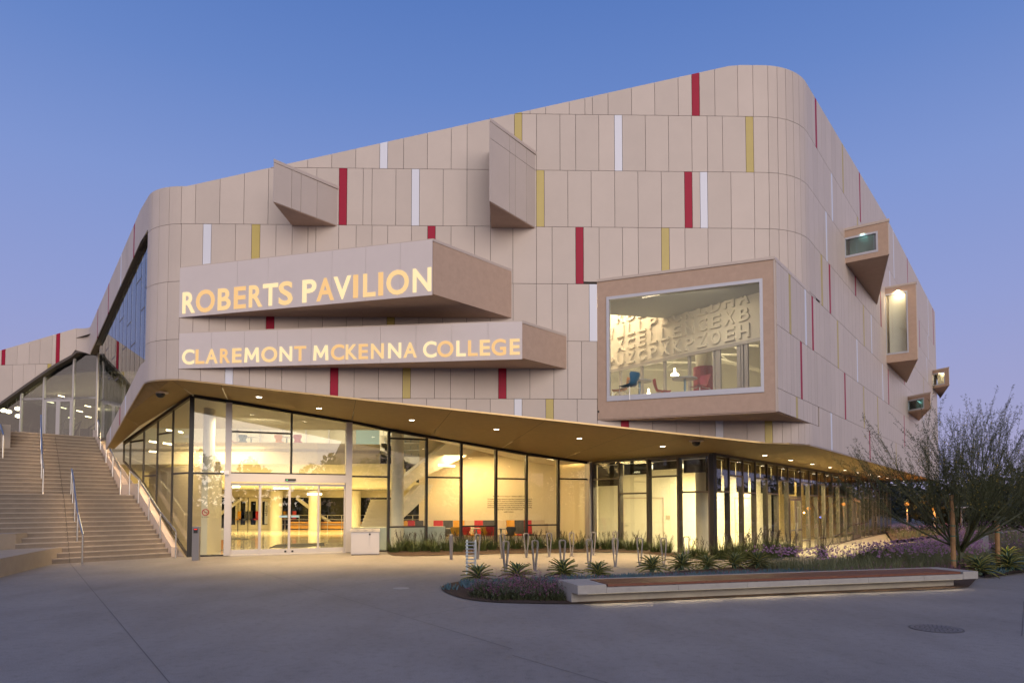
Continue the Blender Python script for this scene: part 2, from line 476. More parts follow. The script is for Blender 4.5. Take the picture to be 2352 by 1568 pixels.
# joints of each row of the front, image columns; a letter marks the strip that ends there
FR = {
 'A': (200, '1090 1126 1181.4 1199y 1217.4 1253 1307 1343 1360 1396 1450 1503 1557 1588 1605.8r 1641 1693.6 1728.6 1763'),
 'B': (328, '600 655 708 763 818 873 891w 927.5 982 1036.6 1073 1126.4 1181.4 1199y 1232 1286 1322 1375 1411 1429w 1482 1535 1588.5 1624 1659 1712.3 1730y 1764'),
 'C': (455, '418 450.4 506 561.5 617 668 727.7 779 797.4r 834.4 854.8 909.5 945.5 963.5w 1018 1072.6 1126.4 1178 1232 1250y 1304 1357.6 1411.6 1465 1518.7 1571.8 1589.5r 1607.5 1624.8w 1678.5 1732 1766'),
 'D': (588, '416.4 466.4 485.4w 541 578 597.2y 634 671 707.3 725.6 778 818 854.4 890.5 945 982 1000r 1036 1090 1126.4 1178 1232 1268 1322 1340r 1376 1429.7 1465.7 1519 1537y 1573 1626 1679.6 1733 1767'),
 'E': (720, '413 444.6 481.6 519 574.7 612 631r 686 741.5 797 833.6 889 907y 962.4 1017 1072 1126 1178.5 1232 1268 1304 1353.3 1371.6w'),
 'F': (850, '411 462 518 536.3w 574 611 648 703.5 759 777.6r 814 869.6 925 943.4y 998.4 1035 1090 1144.7 1163r 1217 1272 1304 1335.6 1371.6'),
 'G': (950, '780 825 869.5 924.5 979.6 1034.6 1071 1126 1181 1199w 1253.5 1271.5y 1325.5 1371.6 1425.7 1444r 1498.4 1552 1606 1642.5 1660.6w 1714.3 1755.3 1773y'),
}
CL_ = {'r': 'red', 'w': 'white', 'y': 'yellow'}
row_start = {}; row_end = {}
for row, (ym, txt) in FR.items():
    prev = None
    for tk in txt.split():
        c = CL_.get(tk[-1], 'beige'); x = float(tk.rstrip('rwy')); s = front(x, ym)[0]
        if prev is None: row_start[row] = s
        else: put(prev, s, row, c)
        prev = s
    row_end[row] = prev
# rounded corners
nl = 4
for row in 'CDEF':
    for k in range(nl): put(sL0 + (row_start[row] - sL0) * k / nl, sL0 + (row_start[row] - sL0) * (k + 1) / nl, row, 'beige')
for row in 'ABCDG':
    nr = 6
    for k in range(nr): put(row_end[row] + (sR1 - row_end[row]) * k / nr, row_end[row] + (sR1 - row_end[row]) * (k + 1) / nr, row, 'beige')
# right facade: coloured strips where the photograph has them
RS = {
 'A': [(1872.4, 300, 'red'), (1935, 440, 'yellow'), (1974, 480, 'red'), (2050, 540, 'white'), (2083, 620, 'red'), (2130, 700, 'white'), (2142, 720, 'red')],
 'B': [(1908.4, 420, 'white'), (1968.5, 540, 'yellow'), (2042.6, 650, 'white'), (2109.5, 720, 'red'), (2129.5, 760, 'white')],
 'C': [(1895.8, 520, 'white'), (1962.4, 620, 'red'), (2021.2, 700, 'red'), (2100, 800, 'yellow'), (2128, 850, 'white')],
 'D': [(1884.6, 600, 'yellow'), (1903.6, 640, 'red'), (1983, 780, 'yellow'), (2000.8, 800, 'white'), (2075, 860, 'red'), (2120, 880, 'yellow')],
 'E': [(1812.4, 720, 'yellow'), (1848.9, 760, 'white'), (1865.1, 780, 'red'), (1922.8, 800, 'yellow'), (1967.3, 830, 'white'), (2026, 880, 'white'), (2039, 880, 'red'), (2120, 930, 'white')],
 'F': [(1838.4, 850, 'red'), (1939.5, 920, 'red'), (1982.8, 940, 'yellow'), (2014.9, 960, 'yellow'), (2075.7, 980, 'red'), (2135, 1000, 'white')],
 'G': [(1828, 930, 'yellow'), (1907.8, 985, 'white'), (1996.2, 1020, 'red'), (2057, 1040, 'yellow'), (2120, 1065, 'white')],
}
rr = random.Random(3)
for row in 'ABCDEFG':
    st_ = []
    for x, y, c in RS[row]:
        s = right(x, y)[0]
        if s < sR1 + .2 and row not in 'EFG': s = sR1 + .2
        st_.append((s - .11, s + .11, c))
    st_.sort()
    u = sR1 if row in 'ABCDG' else sBR
    if row == 'G': u = sR1
    while u < PATH.len - .05:
        wdt = rr.choice((.42, .62, .62, .62, .84)); e = min(PATH.len, u + wdt); c = 'beige'
        for a, b, cc in st_:
            if abs(a - u) < .12: e = b; c = cc; break
            if u < a < e + .1: e = a; break
        if e < u + .05: e = u + .3
        put(u, e, row, c, far=(u > sR1 + 4.0)); u = e
if far_panels.v: far_panels.obj('panel', [M[k] for k in PALM], B, kind='stuff')

# left facade: a band of panels above the tall window, another below it, and the wing
lg_top = [left(325, 556), left(222, 792)]
zband = interp([wing(-60, 965), wing(0, 925), wing(60, 882), wing(120, 840), wing(165, 815), (sW0, wing(203, 803)[1]), (sW1, left(222, 795)[1]), left(325, 556), (sL0 + .02, left(325, 556)[1])])
ROWS_L = ['B', 'C', 'D', 'E']
lst = [left(309, 600)[0], left(279, 660)[0], left(250, 730)[0], left(225, 780)[0]]
wst = [wing(9, 820)[0], wing(134, 800)[0]]
def lrow(u0, u1, z0, z1, strips, zt, zb):
    u = u0
    while u < u1 - .03:
        e = min(u1, u + rr.choice((.55, .62, .84))); c = 'beige'
        for s, cc in strips:
            if abs(s - .1 - u) < .11: e = s + .1; c = cc; break
            if u < s - .1 < e + .1: e = s - .1; break
        if e < u + .04: e = u + .25
        if panel(u, e, z0, z1, c, B, zt, zb): npan[0] += 1
        u = e
lz = left(325, 500)[1] + .3
lrow(sW1, sL0, 0, 30, [(lst[0], 'red'), (lst[1], 'white'), (lst[2], 'red'), (lst[3], 'red')], ztop, zband)
zj = wing(60, 837)[1]
lrow(0.01, sW1, zj, 30, [(s, 'red') for s in wst], ztop, zband)
lrow(0.01, sW0, zj - RH, zj, [(wing(114, 860)[0], 'yellow')], ztop, zband)
lrow(0.01, sW0, zj - 2 * RH, zj - RH, [], ztop, zband)
zlb_t = interp([left(246, 1000), left(325, 838), (sL0, left(328, 835)[1])])
zlb_b = interp([left(247, 1032), left(300, 938), (sL0, zF(415, 868) - .02), (sL1, zF(415, 872))])
lrow(left(246, 1010)[0], sL0, 0, 20, [(left(291, 900)[0], 'white'), (left(278, 930)[0], 'red'), (left(256, 975)[0], 'white'), (left(245, 1000)[0], 'red')], zlb_t, zlb_b)
print('panels', npan[0])

# dark backing wall behind the joints, roof, and closing walls
bw = MB()
def backing(u0, u1, zbf, ztf, n):
    for k in range(n):
        a = u0 + (u1 - u0) * k / n; b = u0 + (u1 - u0) * (k + 1) / n
        pa, _ = PATH.at(a, -.012); pb, _ = PATH.at(b, -.012)
        bw.wall(pa, pb, .2, zbf(a) + .01, ztf(a) - .03, 0, zbf(b) + .01, ztf(b) - .03)
cst = lambda z: (lambda s: z)
backing(sL1, sBL, zbot, ztop, 8); backing(sL0, sL1, lambda u: zlb_b(u) + .1, ztop, 8)
backing(sBL, sR0, cst(zbT), ztop, 6); backing(sR0, sR1, cst(zbT), ztop, 8); backing(sBL, sR0, zbot, cst(zbB), 4); backing(sR0, sR1, zbot, cst(zbB), 8)
backing(sR1, sBR, cst(zbT), ztop, 1); backing(sR1, sBR, zbot, cst(zbB), 1); backing(sBR, PATH.len, zbot, ztop, 10)
backing(sW1, sL0, zband, ztop, 6); backing(0, sW0, zband, ztop, 6); backing(sW0, sW1, zband, lambda u: ztop(u) - .25, 6)
backing(left(246, 1010)[0], sL0, lambda u: zlb_b(u) + .22, zlb_t, 5)
bw.obj('wall', M['backing'], B)
rf = MB(); N = 40; yb = 75
for k in range(N):
    a = PATH.len * k / N; b = PATH.len * (k + 1) / N
    pa, _ = PATH.at(a, -.1); pb, _ = PATH.at(b, -.1)
    xa = pa.x + (yb - pa.y) * .25 if pa.x > 0 else pa.x; xb = pb.x + (yb - pb.y) * .25 if pb.x > 0 else pb.x
    rf.quad((pa.x, pa.y, ztop(a) - .4), (pb.x, pb.y, ztop(b) - .4), (xb, yb, ztop(b) - .4), (xa, yb, ztop(a) - .4))
rf.obj('roof', M['backing'], B)
mb = MB(); pe, _ = PATH.at(PATH.len, -.2)
mb.wall(RE, (RE.x + .5, yb), .2, ztop(PATH.len) - 12, ztop(PATH.len) - .1); mb.wall((RE.x + 1, yb), (-32, yb), .2, -.5, 15); mb.wall(W0, (W0.x - 2, yb), .2, 3, 9)
mb.obj('rear_wall', M['backing'], B)

# ------------------------------------------------------------------ soffit
def gl(x, y, p, d): return on_wall(x, y, p, d)
def edge(s, zf): p, _ = PATH.at(s, .02); return Vector((p.x, p.y, zf(s)))
sol = []
fpt = lambda x, y: gl(x, y, P0, fd)
zS = fpt(437, 905).z; zP1 = gl(1355, 1060, P0, fd).z; zP2 = gl(1637, 1039, P2, rd).z
zSide = on_wall(262, 1031, P0, ld).z
inn = [on_wall(262, 1031, P0, ld), on_wall(320, 978, P0, ld), Vector((*P0, zS)), fpt(522, 917), fpt(808, 947 + 19), fpt(990, 1001), fpt(1152, 1029), fpt(1294, 1052), Vector((*P1, zP1)), Vector((*P2, zP2))]
out = [edge(left(249, 1030)[0], zlb_b), edge(left(290, 955)[0], zlb_b), edge(sL1 - .35, zlb_b), edge(front(507, 885)[0], zbot), edge(front(818, 917)[0], zbot), edge(front(1041, 941)[0], zbot), edge(front(1257, 963)[0], zbot),
       edge(front(1471, 986)[0], zbot), edge(front(1590, 1000)[0], zbot), edge((sR0 + sR1) / 2, zbot)]
for k in range(1, 9):
    p = P2 + rd * 5 * k; inn.append(Vector((*p, zP2)))
    out.append(edge(min(PATH.len, sR1 + 5 * k - 2.5), zbot))
sb = MB()
for i in range(len(inn) - 1):
    a, b, c, d = inn[i], inn[i + 1], out[i + 1], out[i]
    m_ = MB(); n = 6; g = .006
    lo, hi = g / max(.5, (c - d).length), 1 - g / max(.5, (c - d).length)
    def pt(u, v):
        q = (a * (1 - u) + b * u) * (1 - v) + (d * (1 - u) + c * u) * v
        if v > .999:                                                     # follow the rounded corner
            pass
        return q
    for j in range(n):
        for k in range(n):
            u0 = lo + (hi - lo) * j / n; u1 = lo + (hi - lo) * (j + 1) / n; v0 = k / n; v1 = (k + 1) / n
            m_.quad(pt(u0, v0), pt(u0, v1), pt(u1, v1), pt(u1, v0)); sb.quad(pt(u0, v0), pt(u0, v1), pt(u1, v1), pt(u1, v0))
    m_.obj('soffit_panel', M['soffit'], B)
    mb = MB(); up = Vector((0, 0, .06))
    mb.hexa([a + up * 6, b + up * 6, c + up * 6, d + up * 6, a + up * 7, b + up * 7, c + up * 7, d + up * 7]); mb.obj('soffit_light_block', M['backing'], B)  # unseen slab over the panels, added to block light leaks
# rounded infill between the chords of the soffit and the curved eaves
m_ = MB()
def infill(s0, s1, zf, n=14):
    e0, e1 = edge(s0, zf), edge(s1, zf)
    for k in range(n):
        p, q = edge(s0 + (s1 - s0) * k / n, zf), edge(s0 + (s1 - s0) * (k + 1) / n, zf)
        f0, f1 = k / n, (k + 1) / n
        m_.quad(e0 * (1 - f0) + e1 * f0, p, q, e0 * (1 - f1) + e1 * f1); sb.quad(e0 * (1 - f0) + e1 * f0, p, q, e0 * (1 - f1) + e1 * f1)
infill(left(290, 955)[0], sL1 - .35, zlb_b); infill(sL1 - .35, front(507, 885)[0], lambda s: zlb_b(s) if s < sL1 else zbot(s))
m_.obj('soffit_edge', M['soffit'], B); m_ = MB()
infill(front(1590, 1000)[0], (sR0 + sR1) / 2, zbot); infill((sR0 + sR1) / 2, sR1 + 2.5, zbot)
m_.obj('soffit_edge', M['soffit'], B)
# thin bright drip edge along the eaves
m_ = MB(); 
for a, b in [(left(249, 1030)[0], sL1), (sL1, PATH.len)]:
    n = 60; zf = zlb_b if a < sL1 - .01 else zbot
    for k in range(n):
        u0, u1 = a + (b - a) * k / n, a + (b - a) * (k + 1) / n
        p, _ = PATH.at(u0, .015); q, _ = PATH.at(u1, .015)
        m_.wall(p, q, -.03, zf(u0) - .03, zf(u0) + .015, 0, zf(u1) - .03, zf(u1) + .015)
m_.obj('drip_edge', mat('brass_trim', (.36, .26, .13), .3, .7), B)
bvh = BVHTree.FromPolygons(sb.v, sb.f)

def on_soffit(x, y):
    h = bvh.ray_cast(CAM, ray(x, y).normalized())
    return h[0]
dl_me = MB().lathe((0, 0, 0), [(.085, -.012), (.085, -.008)], 16).mesh('downlight', M['down'])
ring_me = MB().lathe((0, 0, 0), [(.085, -.010), (.10, -.014), (.11, 0)], 16).mesh('downlight_ring', M['trim'])
DL = [(595, 911), (733, 937), (946, 964), (1140, 985), (1331, 1006), (1522, 1024)] + \
     [(1567.6 + .33363 * a, 1566 * .5742 + .33363 * b) for a, b in ((567, 437), (745, 470), (894, 497), (1015, 520), (1120, 539), (1210, 555), (1288, 570), (1352, 581), (1409, 592), (1470, 604), (1525, 613))]
for i, (x, y) in enumerate(DL):
    h = on_soffit(x, y)
    if h is None: print('no soffit', i, x, y); continue
    o = link('downlight', dl_me, B); o.matrix_parent_inverse = Matrix.Translation(-B.location); o.location = h
    r_ = link('ring', ring_me, o)
    l = bpy.data.lights.new('downlight_lamp', 'SPOT'); l.energy = 880 if i < 6 else 600; l.color = (1, .66, .30); l.spot_size = R(125); l.spot_blend = .8; l.shadow_soft_size = .1
    lo_ = bpy.data.objects.new('downlight_lamp', l); COL.objects.link(lo_); lo_.location = h + Vector((0, 0, -.06))

# ------------------------------------------------------------------ glazing
def glaze(p, d, name, cols, ztf, zb, frame, transoms, gmat='glass', depth=.16, mw=.06, head=.10, n_in=1, doors=()):
    """curtain wall along plan line p + d*u. cols: u of mullions; transoms: per pane list of z; n_in: +1 inside on the left of d"""
    nrm = Vector((-d.y, d.x)) * n_in
    hd = MB(); sl = MB()
    for u0, u1 in zip(cols, cols[1:]):
        a, b = p + d * u0, p + d * u1
        hd.wall(a - nrm * .04, b - nrm * .04, (depth + .04) * n_in, ztf(u0) - head, ztf(u0) + .02, 0, ztf(u1) - head, ztf(u1) + .02)
        if (u0, u1) not in doors:
            sl.wall(a - nrm * .03, b - nrm * .03, (depth + .03) * n_in, zb(u0), zb(u0) + .05, 0, zb(u1), zb(u1) + .05)
    cw = hd.obj(name, M[frame] if isinstance(frame, str) else frame, B)
    sl.obj('sill', M[frame], cw)
    for u in cols:
        m = MB(); c = p + d * u + nrm * (depth / 2 - .03)
        m.box((c.x, c.y, (zb(u) + ztf(u) - head) / 2), (mw, depth, ztf(u) - head - zb(u)), (d.x, d.y)); m.obj('mullion', M[frame], cw)
    for i, (u0, u1) in enumerate(zip(cols, cols[1:])):
        zs = sorted(transoms[i]) if i < len(transoms) else []
        um = (u0 + u1) / 2; lv = [None] + zs + [None]
        for z in zs:
            m = MB(); a, b = p + d * (u0 + mw / 2), p + d * (u1 - mw / 2)
            m.wall(a - nrm * .028, b - nrm * .028, depth * .7 * n_in, z - .03, z + .03); m.obj('transom', M[frame], cw)
        for k in range(len(lv) - 1):
            lo = (lambda u: zb(u) + .05) if lv[k] is None else (lambda u, z=lv[k]: z + .03)
            hi = (lambda u: ztf(u) - head) if lv[k + 1] is None else (lambda u, z=lv[k + 1]: z - .03)
            a, b = p + d * (u0 + mw / 2), p + d * (u1 - mw / 2)
            m = MB(); m.wall(a, b, .01 * n_in, lo(u0), hi(u0), 0, lo(u1), hi(u1)); m.obj('pane', M[gmat], cw)
    return cw
uF = lambda x: line_hit(P0, fd, x)
fz = lambda x, y: fpt(x, y).z
ztF = interp([(0, zS), (uF(527), fz(527, 920)), (uF(800), fz(800, 965)), (uF(895), fz(895, 985)), (uF(1060), fz(1060, 1013)), (uF(1210), fz(1210, 1040)), (uF(1352), zP1)])
z0f = cst(0.0)
UD0, UD1 = uF(523), uF(800)
zH0 = fz(660, 1108); zH1 = fz(660, 1089)
glaze(P0, fd, 'curtain_wall', [.04, UD0], ztF, z0f, 'dark', [[fz(476, 1086.5)]], mw=.09)
# entrance bay
glaze(P0, fd, 'curtain_wall', [UD0, uF(668), UD1], ztF, cst(zH1), 'dark', [[fz(600, 993)], []], mw=.07)
fr = MB()
for u, wd_ in ((UD0, .20), (UD1, .22)):
    c = P0 + fd * u
    fr.box((c.x, c.y, ztF(u) / 2 - .03), (wd_, .24, ztF(u) - .1), (fd.x, fd.y))
cc = P0 + fd * ((UD0 + UD1) / 2)
fr.box((cc.x, cc.y, (zH0 + zH1) / 2), (UD1 - UD0 - .2, .26, zH1 - zH0), (fd.x, fd.y))
fr.box((cc.x, cc.y, .015), (UD1 - UD0 - .2, .26, .03), (fd.x, fd.y))
door_fr = fr.obj('door_frame', M['alu'], B)
dxs = [uF(530), uF(597.5), uF(665), uF(732), uF(793)]
for i, (a, b) in enumerate(zip(dxs, dxs[1:])):
    off = .05 if i in (0, 3) else -.03
    nn = Vector((-fd.y, fd.x)); q = P0 + nn * off
    d_ = MB(); fw = .04
    for u in (a + fw / 2, b - fw / 2):
        c = q + fd * u; d_.box((c.x, c.y, zH0 / 2), (fw, .05, zH0 - .06), (fd.x, fd.y))
    c = q + fd * ((a + b) / 2)
    d_.box((c.x, c.y, .12), (b - a - 2 * fw - .002, .05, .16), (fd.x, fd.y)); d_.box((c.x, c.y, zH0 - .07), (b - a - 2 * fw - .002, .05, .08), (fd.x, fd.y))
    dr = d_.obj('sliding_door', M['alu'], B)
    g_ = MB(); g_.box((c.x, c.y, zH0 / 2 + .04), (b - a - 2 * fw, .012, zH0 - .3), (fd.x, fd.y)); g_.obj('pane', M['glass'], dr)
    if i in (1, 2):
        h = MB(); hc = q + fd * (b - .12 if i == 1 else a + .12); nn2 = -nn * .035
        h.lathe((hc.x + nn2.x, hc.y + nn2.y, .11), [(.03, -.03), (.04, 0), (.03, .03)], 10); h.obj('lock', M['black'], dr)
        s_ = MB(); sc_ = q + fd * (b - .2 if i == 1 else a + .2); s_.box((sc_.x - nn.x * .012, sc_.y - nn.y * .012, 1.33), (.28, .004, .07), (fd.x, fd.y)); s_.obj('door_sticker', mat('pale_blue_sticker', (.25, .42, .55), .5), dr)
m = MB(); c = cc - Vector((-fd.y, fd.x)) * .15
m.box((c.x, c.y, zH0 + .10), (.36, .05, .07), (fd.x, fd.y)); se = m.obj('door_sensor', M['black'], B)
m = MB(); c2 = c - fd * .12 - Vector((-fd.y, fd.x)) * .027; m.box((c2.x, c2.y, zH0 + .09), (.025, .006, .02), (fd.x, fd.y)); m.obj('indicator', M['ledg'], se)
m = MB(); c = P0 + fd * (UD0 - .05) - Vector((-fd.y, fd.x)) * .16; m.box((c.x, c.y, fz(521, 1085)), (.16, .08, .13), (fd.x, fd.y)); m.obj('alarm_box', M['white'], B)
colsF = [UD1, uF(893), uF(980), uF(1060), uF(1140), uF(1210), uF(1283), uF(1352)]
trF = [[fz(850, 1094)], [fz(936, 1007.5), fz(936, 1209)], [fz(1020, 1096)], [fz(1100, 1207.5)], [fz(1175, 1099)], [fz(1246, 1205)], [fz(1317, 1099.5)]]
glaze(P0, fd, 'curtain_wall', colsF, ztF, z0f, 'dark', trF, mw=.085)
# corner post between the two glass walls
m = MB(); m.box((P1.x, P1.y, zP1 / 2), (.32, .3, zP1 - .05), (sd.x, sd.y)); m.obj('corner_post', M['alu'], B)
LS = (P2 - P1).length
uS = lambda x: line_hit(P1, sd, x)
sz = lambda x, y: on_wall(x, y, P1, sd).z
ztS = interp([(0, zP1), (LS, zP2)])
colsS = [.2, uS(1422), uS(1488), uS(1558), LS]
glaze(P1, sd, 'curtain_wall', colsS, ztS, cst(-.1), 'bronze', [[sz(1392, 1099.5)], [sz(1455, 1132.5)], [sz(1522, 1093.5)], [sz(1597, 1129)]], mw=.10, depth=.2)
for i, yb_ in enumerate((1115, 1088.7, 1077, 1084)):
    x = (1392, 1455, 1522, 1597)[i]; zz = sz(x, yb_); m = MB(); nrm = Vector((-sd.y, sd.x))
    m.wall(P1 + sd * (colsS[i] + .06) + nrm * .22, P1 + sd * (colsS[i + 1] - .06) + nrm * .22, .01, zz, ztS(colsS[i]) - .1); m.obj('roller_shade', M['shade'], B)
# right glass
bx = [150, 325, 480, 620, 750, 870, 985, 1125, 1222, 1312, 1397, 1478, 1555, 1632, 1700, 1782, 1835, 1880, 1925, 1965, 2005, 2050, 2090, 2130, 2170, 2205, 2235, 2275]
uR = [line_hit(P2, rd, 1607.8 + .20507 * b) for b in bx]; uR[0] = .06
uR = [u for u in uR if u < 39.5]
zlo = on_wall(1657, 1128.7, P2, rd).z; zhi = on_wall(1690, 1092.8, P2, rd).z; zsl = on_wall(1747, 1255, P2, rd).z; zgr = -.45
DOORS = {6, 14, 18}
trR = []; 
for i in range(len(uR) - 1):
    if i in DOORS: trR.append([zlo - .1])
    elif i < 4: trR.append([zlo if i % 2 == 0 else zhi])
    else: trR.append([zlo if i % 2 == 0 else zhi] + ([zsl - .02] if i % 2 else []))
zbR = interp([(0, .08), (uR[5] - .01, .08), (uR[5], zgr), (60, zgr)])
def zbRf(u): return .10 if u < uR[4] + .05 else zgr
n4 = 5
glaze(P2, rd, 'curtain_wall', uR[:n4], cst(zP2), cst(.10), 'bronze', trR[:n4 - 1], mw=.06, depth=.2, gmat='glass')
glaze(P2, rd, 'curtain_wall', uR[n4 - 1:], cst(zP2), cst(zgr), 'bronze', trR[n4 - 1:], mw=.06, depth=.2, gmat='glass')
m = MB(); nr = Vector((-rd.y, rd.x)); m.wall(P2 - nr * .12, P2 + rd * (uR[4] + .03) - nr * .12, .3, -.6, .097); m.obj('curb_wall', M['conc_bench'], B)
for i in DOORS:
    if i + 1 >= len(uR): continue
    a, b = uR[i] + .04, uR[i + 1] - .04; q = P2 - nr * .035; mid = (a + b) / 2; leaves = [(a, mid), (mid, b)] if i != 18 else [(a, b)]
    for x0, x1 in leaves:
        d_ = MB(); fw = .10; c = q + rd * ((x0 + x1) / 2); zt_ = zlo - .16; zb_ = zgr + .02
        for u in (x0 + fw / 2, x1 - fw / 2):
            k = q + rd * u; d_.box((k.x, k.y, (zt_ + zb_) / 2), (fw, .05, zt_ - zb_), (rd.x, rd.y))
        for z, h in ((zb_ + .14, .28), (zt_ - .06, .12), (zb_ + 1.0, .06)):
            d_.box((c.x, c.y, z), (x1 - x0 - 2 * fw - .002, .046, h), (rd.x, rd.y))
        dd = d_.obj('glass_door', M['bronze'], B)
        h_ = MB(); k = q + rd * (x1 - .14 if x0 == a else x0 + .14) - nr * .05
        h_.tube([(k.x, k.y, zb_ + .85), (k.x, k.y, zb_ + 1.35)], .014, 6); h_.obj('handle', M['steel'], dd)
for i in range(len(uR) - 1):
    zz = (trR[i][0] if i not in DOORS else zlo) + .02; m = MB()
    m.wall(P2 + rd * (uR[i] + .05) + nr * .26, P2 + rd * (uR[i + 1] - .05) + nr * .26, .01, zz, zP2 - .08); m.obj('roller_shade', M['shade'], B)
# corner post P2 and glass beside the stairs
m = MB(); m.box((P2.x, P2.y, zP2 / 2 - .1), (.16, .16, zP2 + .1), (rd.x, rd.y)); m.obj('corner_post', M['dark'], B)
m = MB(); m.box((P0.x, P0.y, zS / 2 - .04), (.12, .12, zS - .08), (fd.x, fd.y)); m.obj('corner_post', M['dark'], B)
uL = lambda x: line_hit(P0, ld, x)
ztL = interp([(0, zS), (7.0, zSide)])
STZ = interp([(0, -.05), (.9, 0.45), (4.0, 2.55), (7.2, 4.0)])
colsL = [.06, uL(394.8), uL(359.7), uL(328.5), uL(297.5), uL(282.6)]
lz_ = lambda x, y: on_wall(x, y, P0, ld).z
glaze(P0, ld, 'curtain_wall', colsL, ztL, STZ, 'bronze', [[lz_(415, 1086.5)], [lz_(378, 995)], [lz_(345, 1092)], [lz_(312, 1013)], []], mw=.045, n_in=-1, depth=.06)

# tall window of the left facade and the wing
def quad_pane(a, b, zb0, zt0, zb1, zt1, par, g='glass_dark'):
    m = MB(); m.wall(a, b, .012, zb0, zt0, 0, zb1, zt1); return m.obj('pane', M[g], par)
s_a, s_b = left(222, 800)[0], sL0
zgt = interp([left(222, 793), left(325, 557), (sL0, left(329, 548)[1])])
zgb = interp([left(222, 1010), left(246, 1002), left(325, 838), (sL0, left(329, 832)[1])])
xs = [222, 229, 236, 243, 250, 258, 266, 274, 283, 292, 302, 313, 322]
ss = [left(x, 800)[0] for x in xs] + [sL0]
hd = MB(); sl_ = MB()
for a, b in zip(ss, ss[1:]):
    pa, pb = PATH.at(a, -.12)[0], PATH.at(b, -.12)[0]
    hd.wall(pa, pb, .06, zgt(a) - .08, zgt(a) + .05, 0, zgt(b) - .08, zgt(b) + .05)
    sl_.wall(pa, pb, .06, zgb(a) - .05, zgb(a) + .06, 0, zgb(b) - .05, zgb(b) + .06)
tw = hd.obj('curtain_wall', M['bronze'], B); sl_.obj('sill', M['bronze'], tw)
rv = MB()
for a, b in zip(ss, ss[1:]):                                             # reveal under the panel band
    pa, pb, qa, qb = PATH.at(a, .02)[0], PATH.at(b, .02)[0], PATH.at(a, -.3)[0], PATH.at(b, -.3)[0]
    rv.quad((pa.x, pa.y, zgt(a) + .01), (pb.x, pb.y, zgt(b) + .01), (qb.x, qb.y, zgt(b) + .01), (qa.x, qa.y, zgt(a) + .01))
pa, qa = PATH.at(sL0 + .02, .02)[0], PATH.at(sL0 + .02, -.3)[0]
rv.quad((pa.x, pa.y, zgb(sL0)), (qa.x, qa.y, zgb(sL0)), (qa.x, qa.y, zgt(sL0)), (pa.x, pa.y, zgt(sL0)))
rv.obj('window_reveal', M['bronze'], B)
for i, (a, b) in enumerate(zip(ss, ss[1:])):
    pa, pb = PATH.at(a, -.10)[0], PATH.at(b, -.10)[0]; d_ = (pb - pa).normalized()
    pm = pa - Vector((d_.y, -d_.x)) * .03; m = MB(); m.box((pm.x, pm.y, (zgt(a) + zgb(a)) / 2), (.06, .012, zgt(a) - zgb(a) - .1), (d_.x, d_.y)); m.obj('mullion', M['bronze'], tw)
    zz = zgb((a + b) / 2) + (zgt((a + b) / 2) - zgb((a + b) / 2)) * (.62, .38, .8, .5)[i % 4]
    m = MB(); m.wall(pa + d_ * .035, pb - d_ * .035, .014, zz - .03, zz + .03); m.obj('transom', M['bronze'], tw)
    quad_pane(pa + d_ * .035, pb - d_ * .035, zgb(a) + .05, zz - .03, zgb(b) + .05, zz - .03, tw)
    quad_pane(pa + d_ * .035, pb - d_ * .035, zz + .03, zgt(a) - .07, zz + .03, zgt(b) - .07, tw)
wq = Vector((wd.y, -wd.x)) * .25
if wq.y < 0: wq = -wq
wx = [-25, 40, 92, 160, 215]
zland = 4.62
ws = [wing(x, 900)[0] for x in wx]; ws[-1] = min(ws[-1], sW1)
def wp(s): p, _ = PATH.at(min(s, sW0), 0); return p + wq + (-wd * max(0, s - sW0))
zwt = lambda s: zband(min(s, sW0 - .01)) - .02
hd = MB()
n = 24
for k in range(n):
    a = ws[0] + (ws[-1] - ws[0]) * k / n; b = ws[0] + (ws[-1] - ws[0]) * (k + 1) / n
    hd.wall(wp(a) - wq * 1.1, wp(b) - wq * 1.1, .34, zwt(a) - .1, zwt(a) + .03, 0, zwt(b) - .1, zwt(b) + .03)
ww = hd.obj('curtain_wall', M['bronze'], B)
ztr = wing(60, 989 - 75)[1]
for i, s in enumerate(ws):
    m = MB(); p = wp(s); m.box((p.x, p.y, (zland + zwt(s)) / 2), (.07, .12, max(.1, zwt(s) - zland - .1)), (-wd.x, -wd.y)); m.obj('mullion', M['alu'], ww)
for i, (a, b) in enumerate(zip(ws, ws[1:])):
    pa, pb = wp(a + .04), wp(b - .04)
    if zwt(a) > ztr + .1 and zwt(b) > ztr + .1:
        m = MB(); m.wall(pa, pb, .08, ztr - .04, ztr + .04); m.obj('transom', M['alu'], ww)
    nn_ = 6
    m = MB()
    for k in range(nn_):
        u0, u1 = a + .04 + (b - a - .08) * k / nn_, a + .04 + (b - a - .08) * (k + 1) / nn_
        m.wall(wp(u0), wp(u1), .012, zland, zwt(u0) - .09, 0, zwt(u1) - .09) if False else m.wall(wp(u0), wp(u1), .012, zland, zwt(u0) - .09, 0, zland, zwt(u1) - .09)
    m.obj('pane', M['glass_dark'], ww)
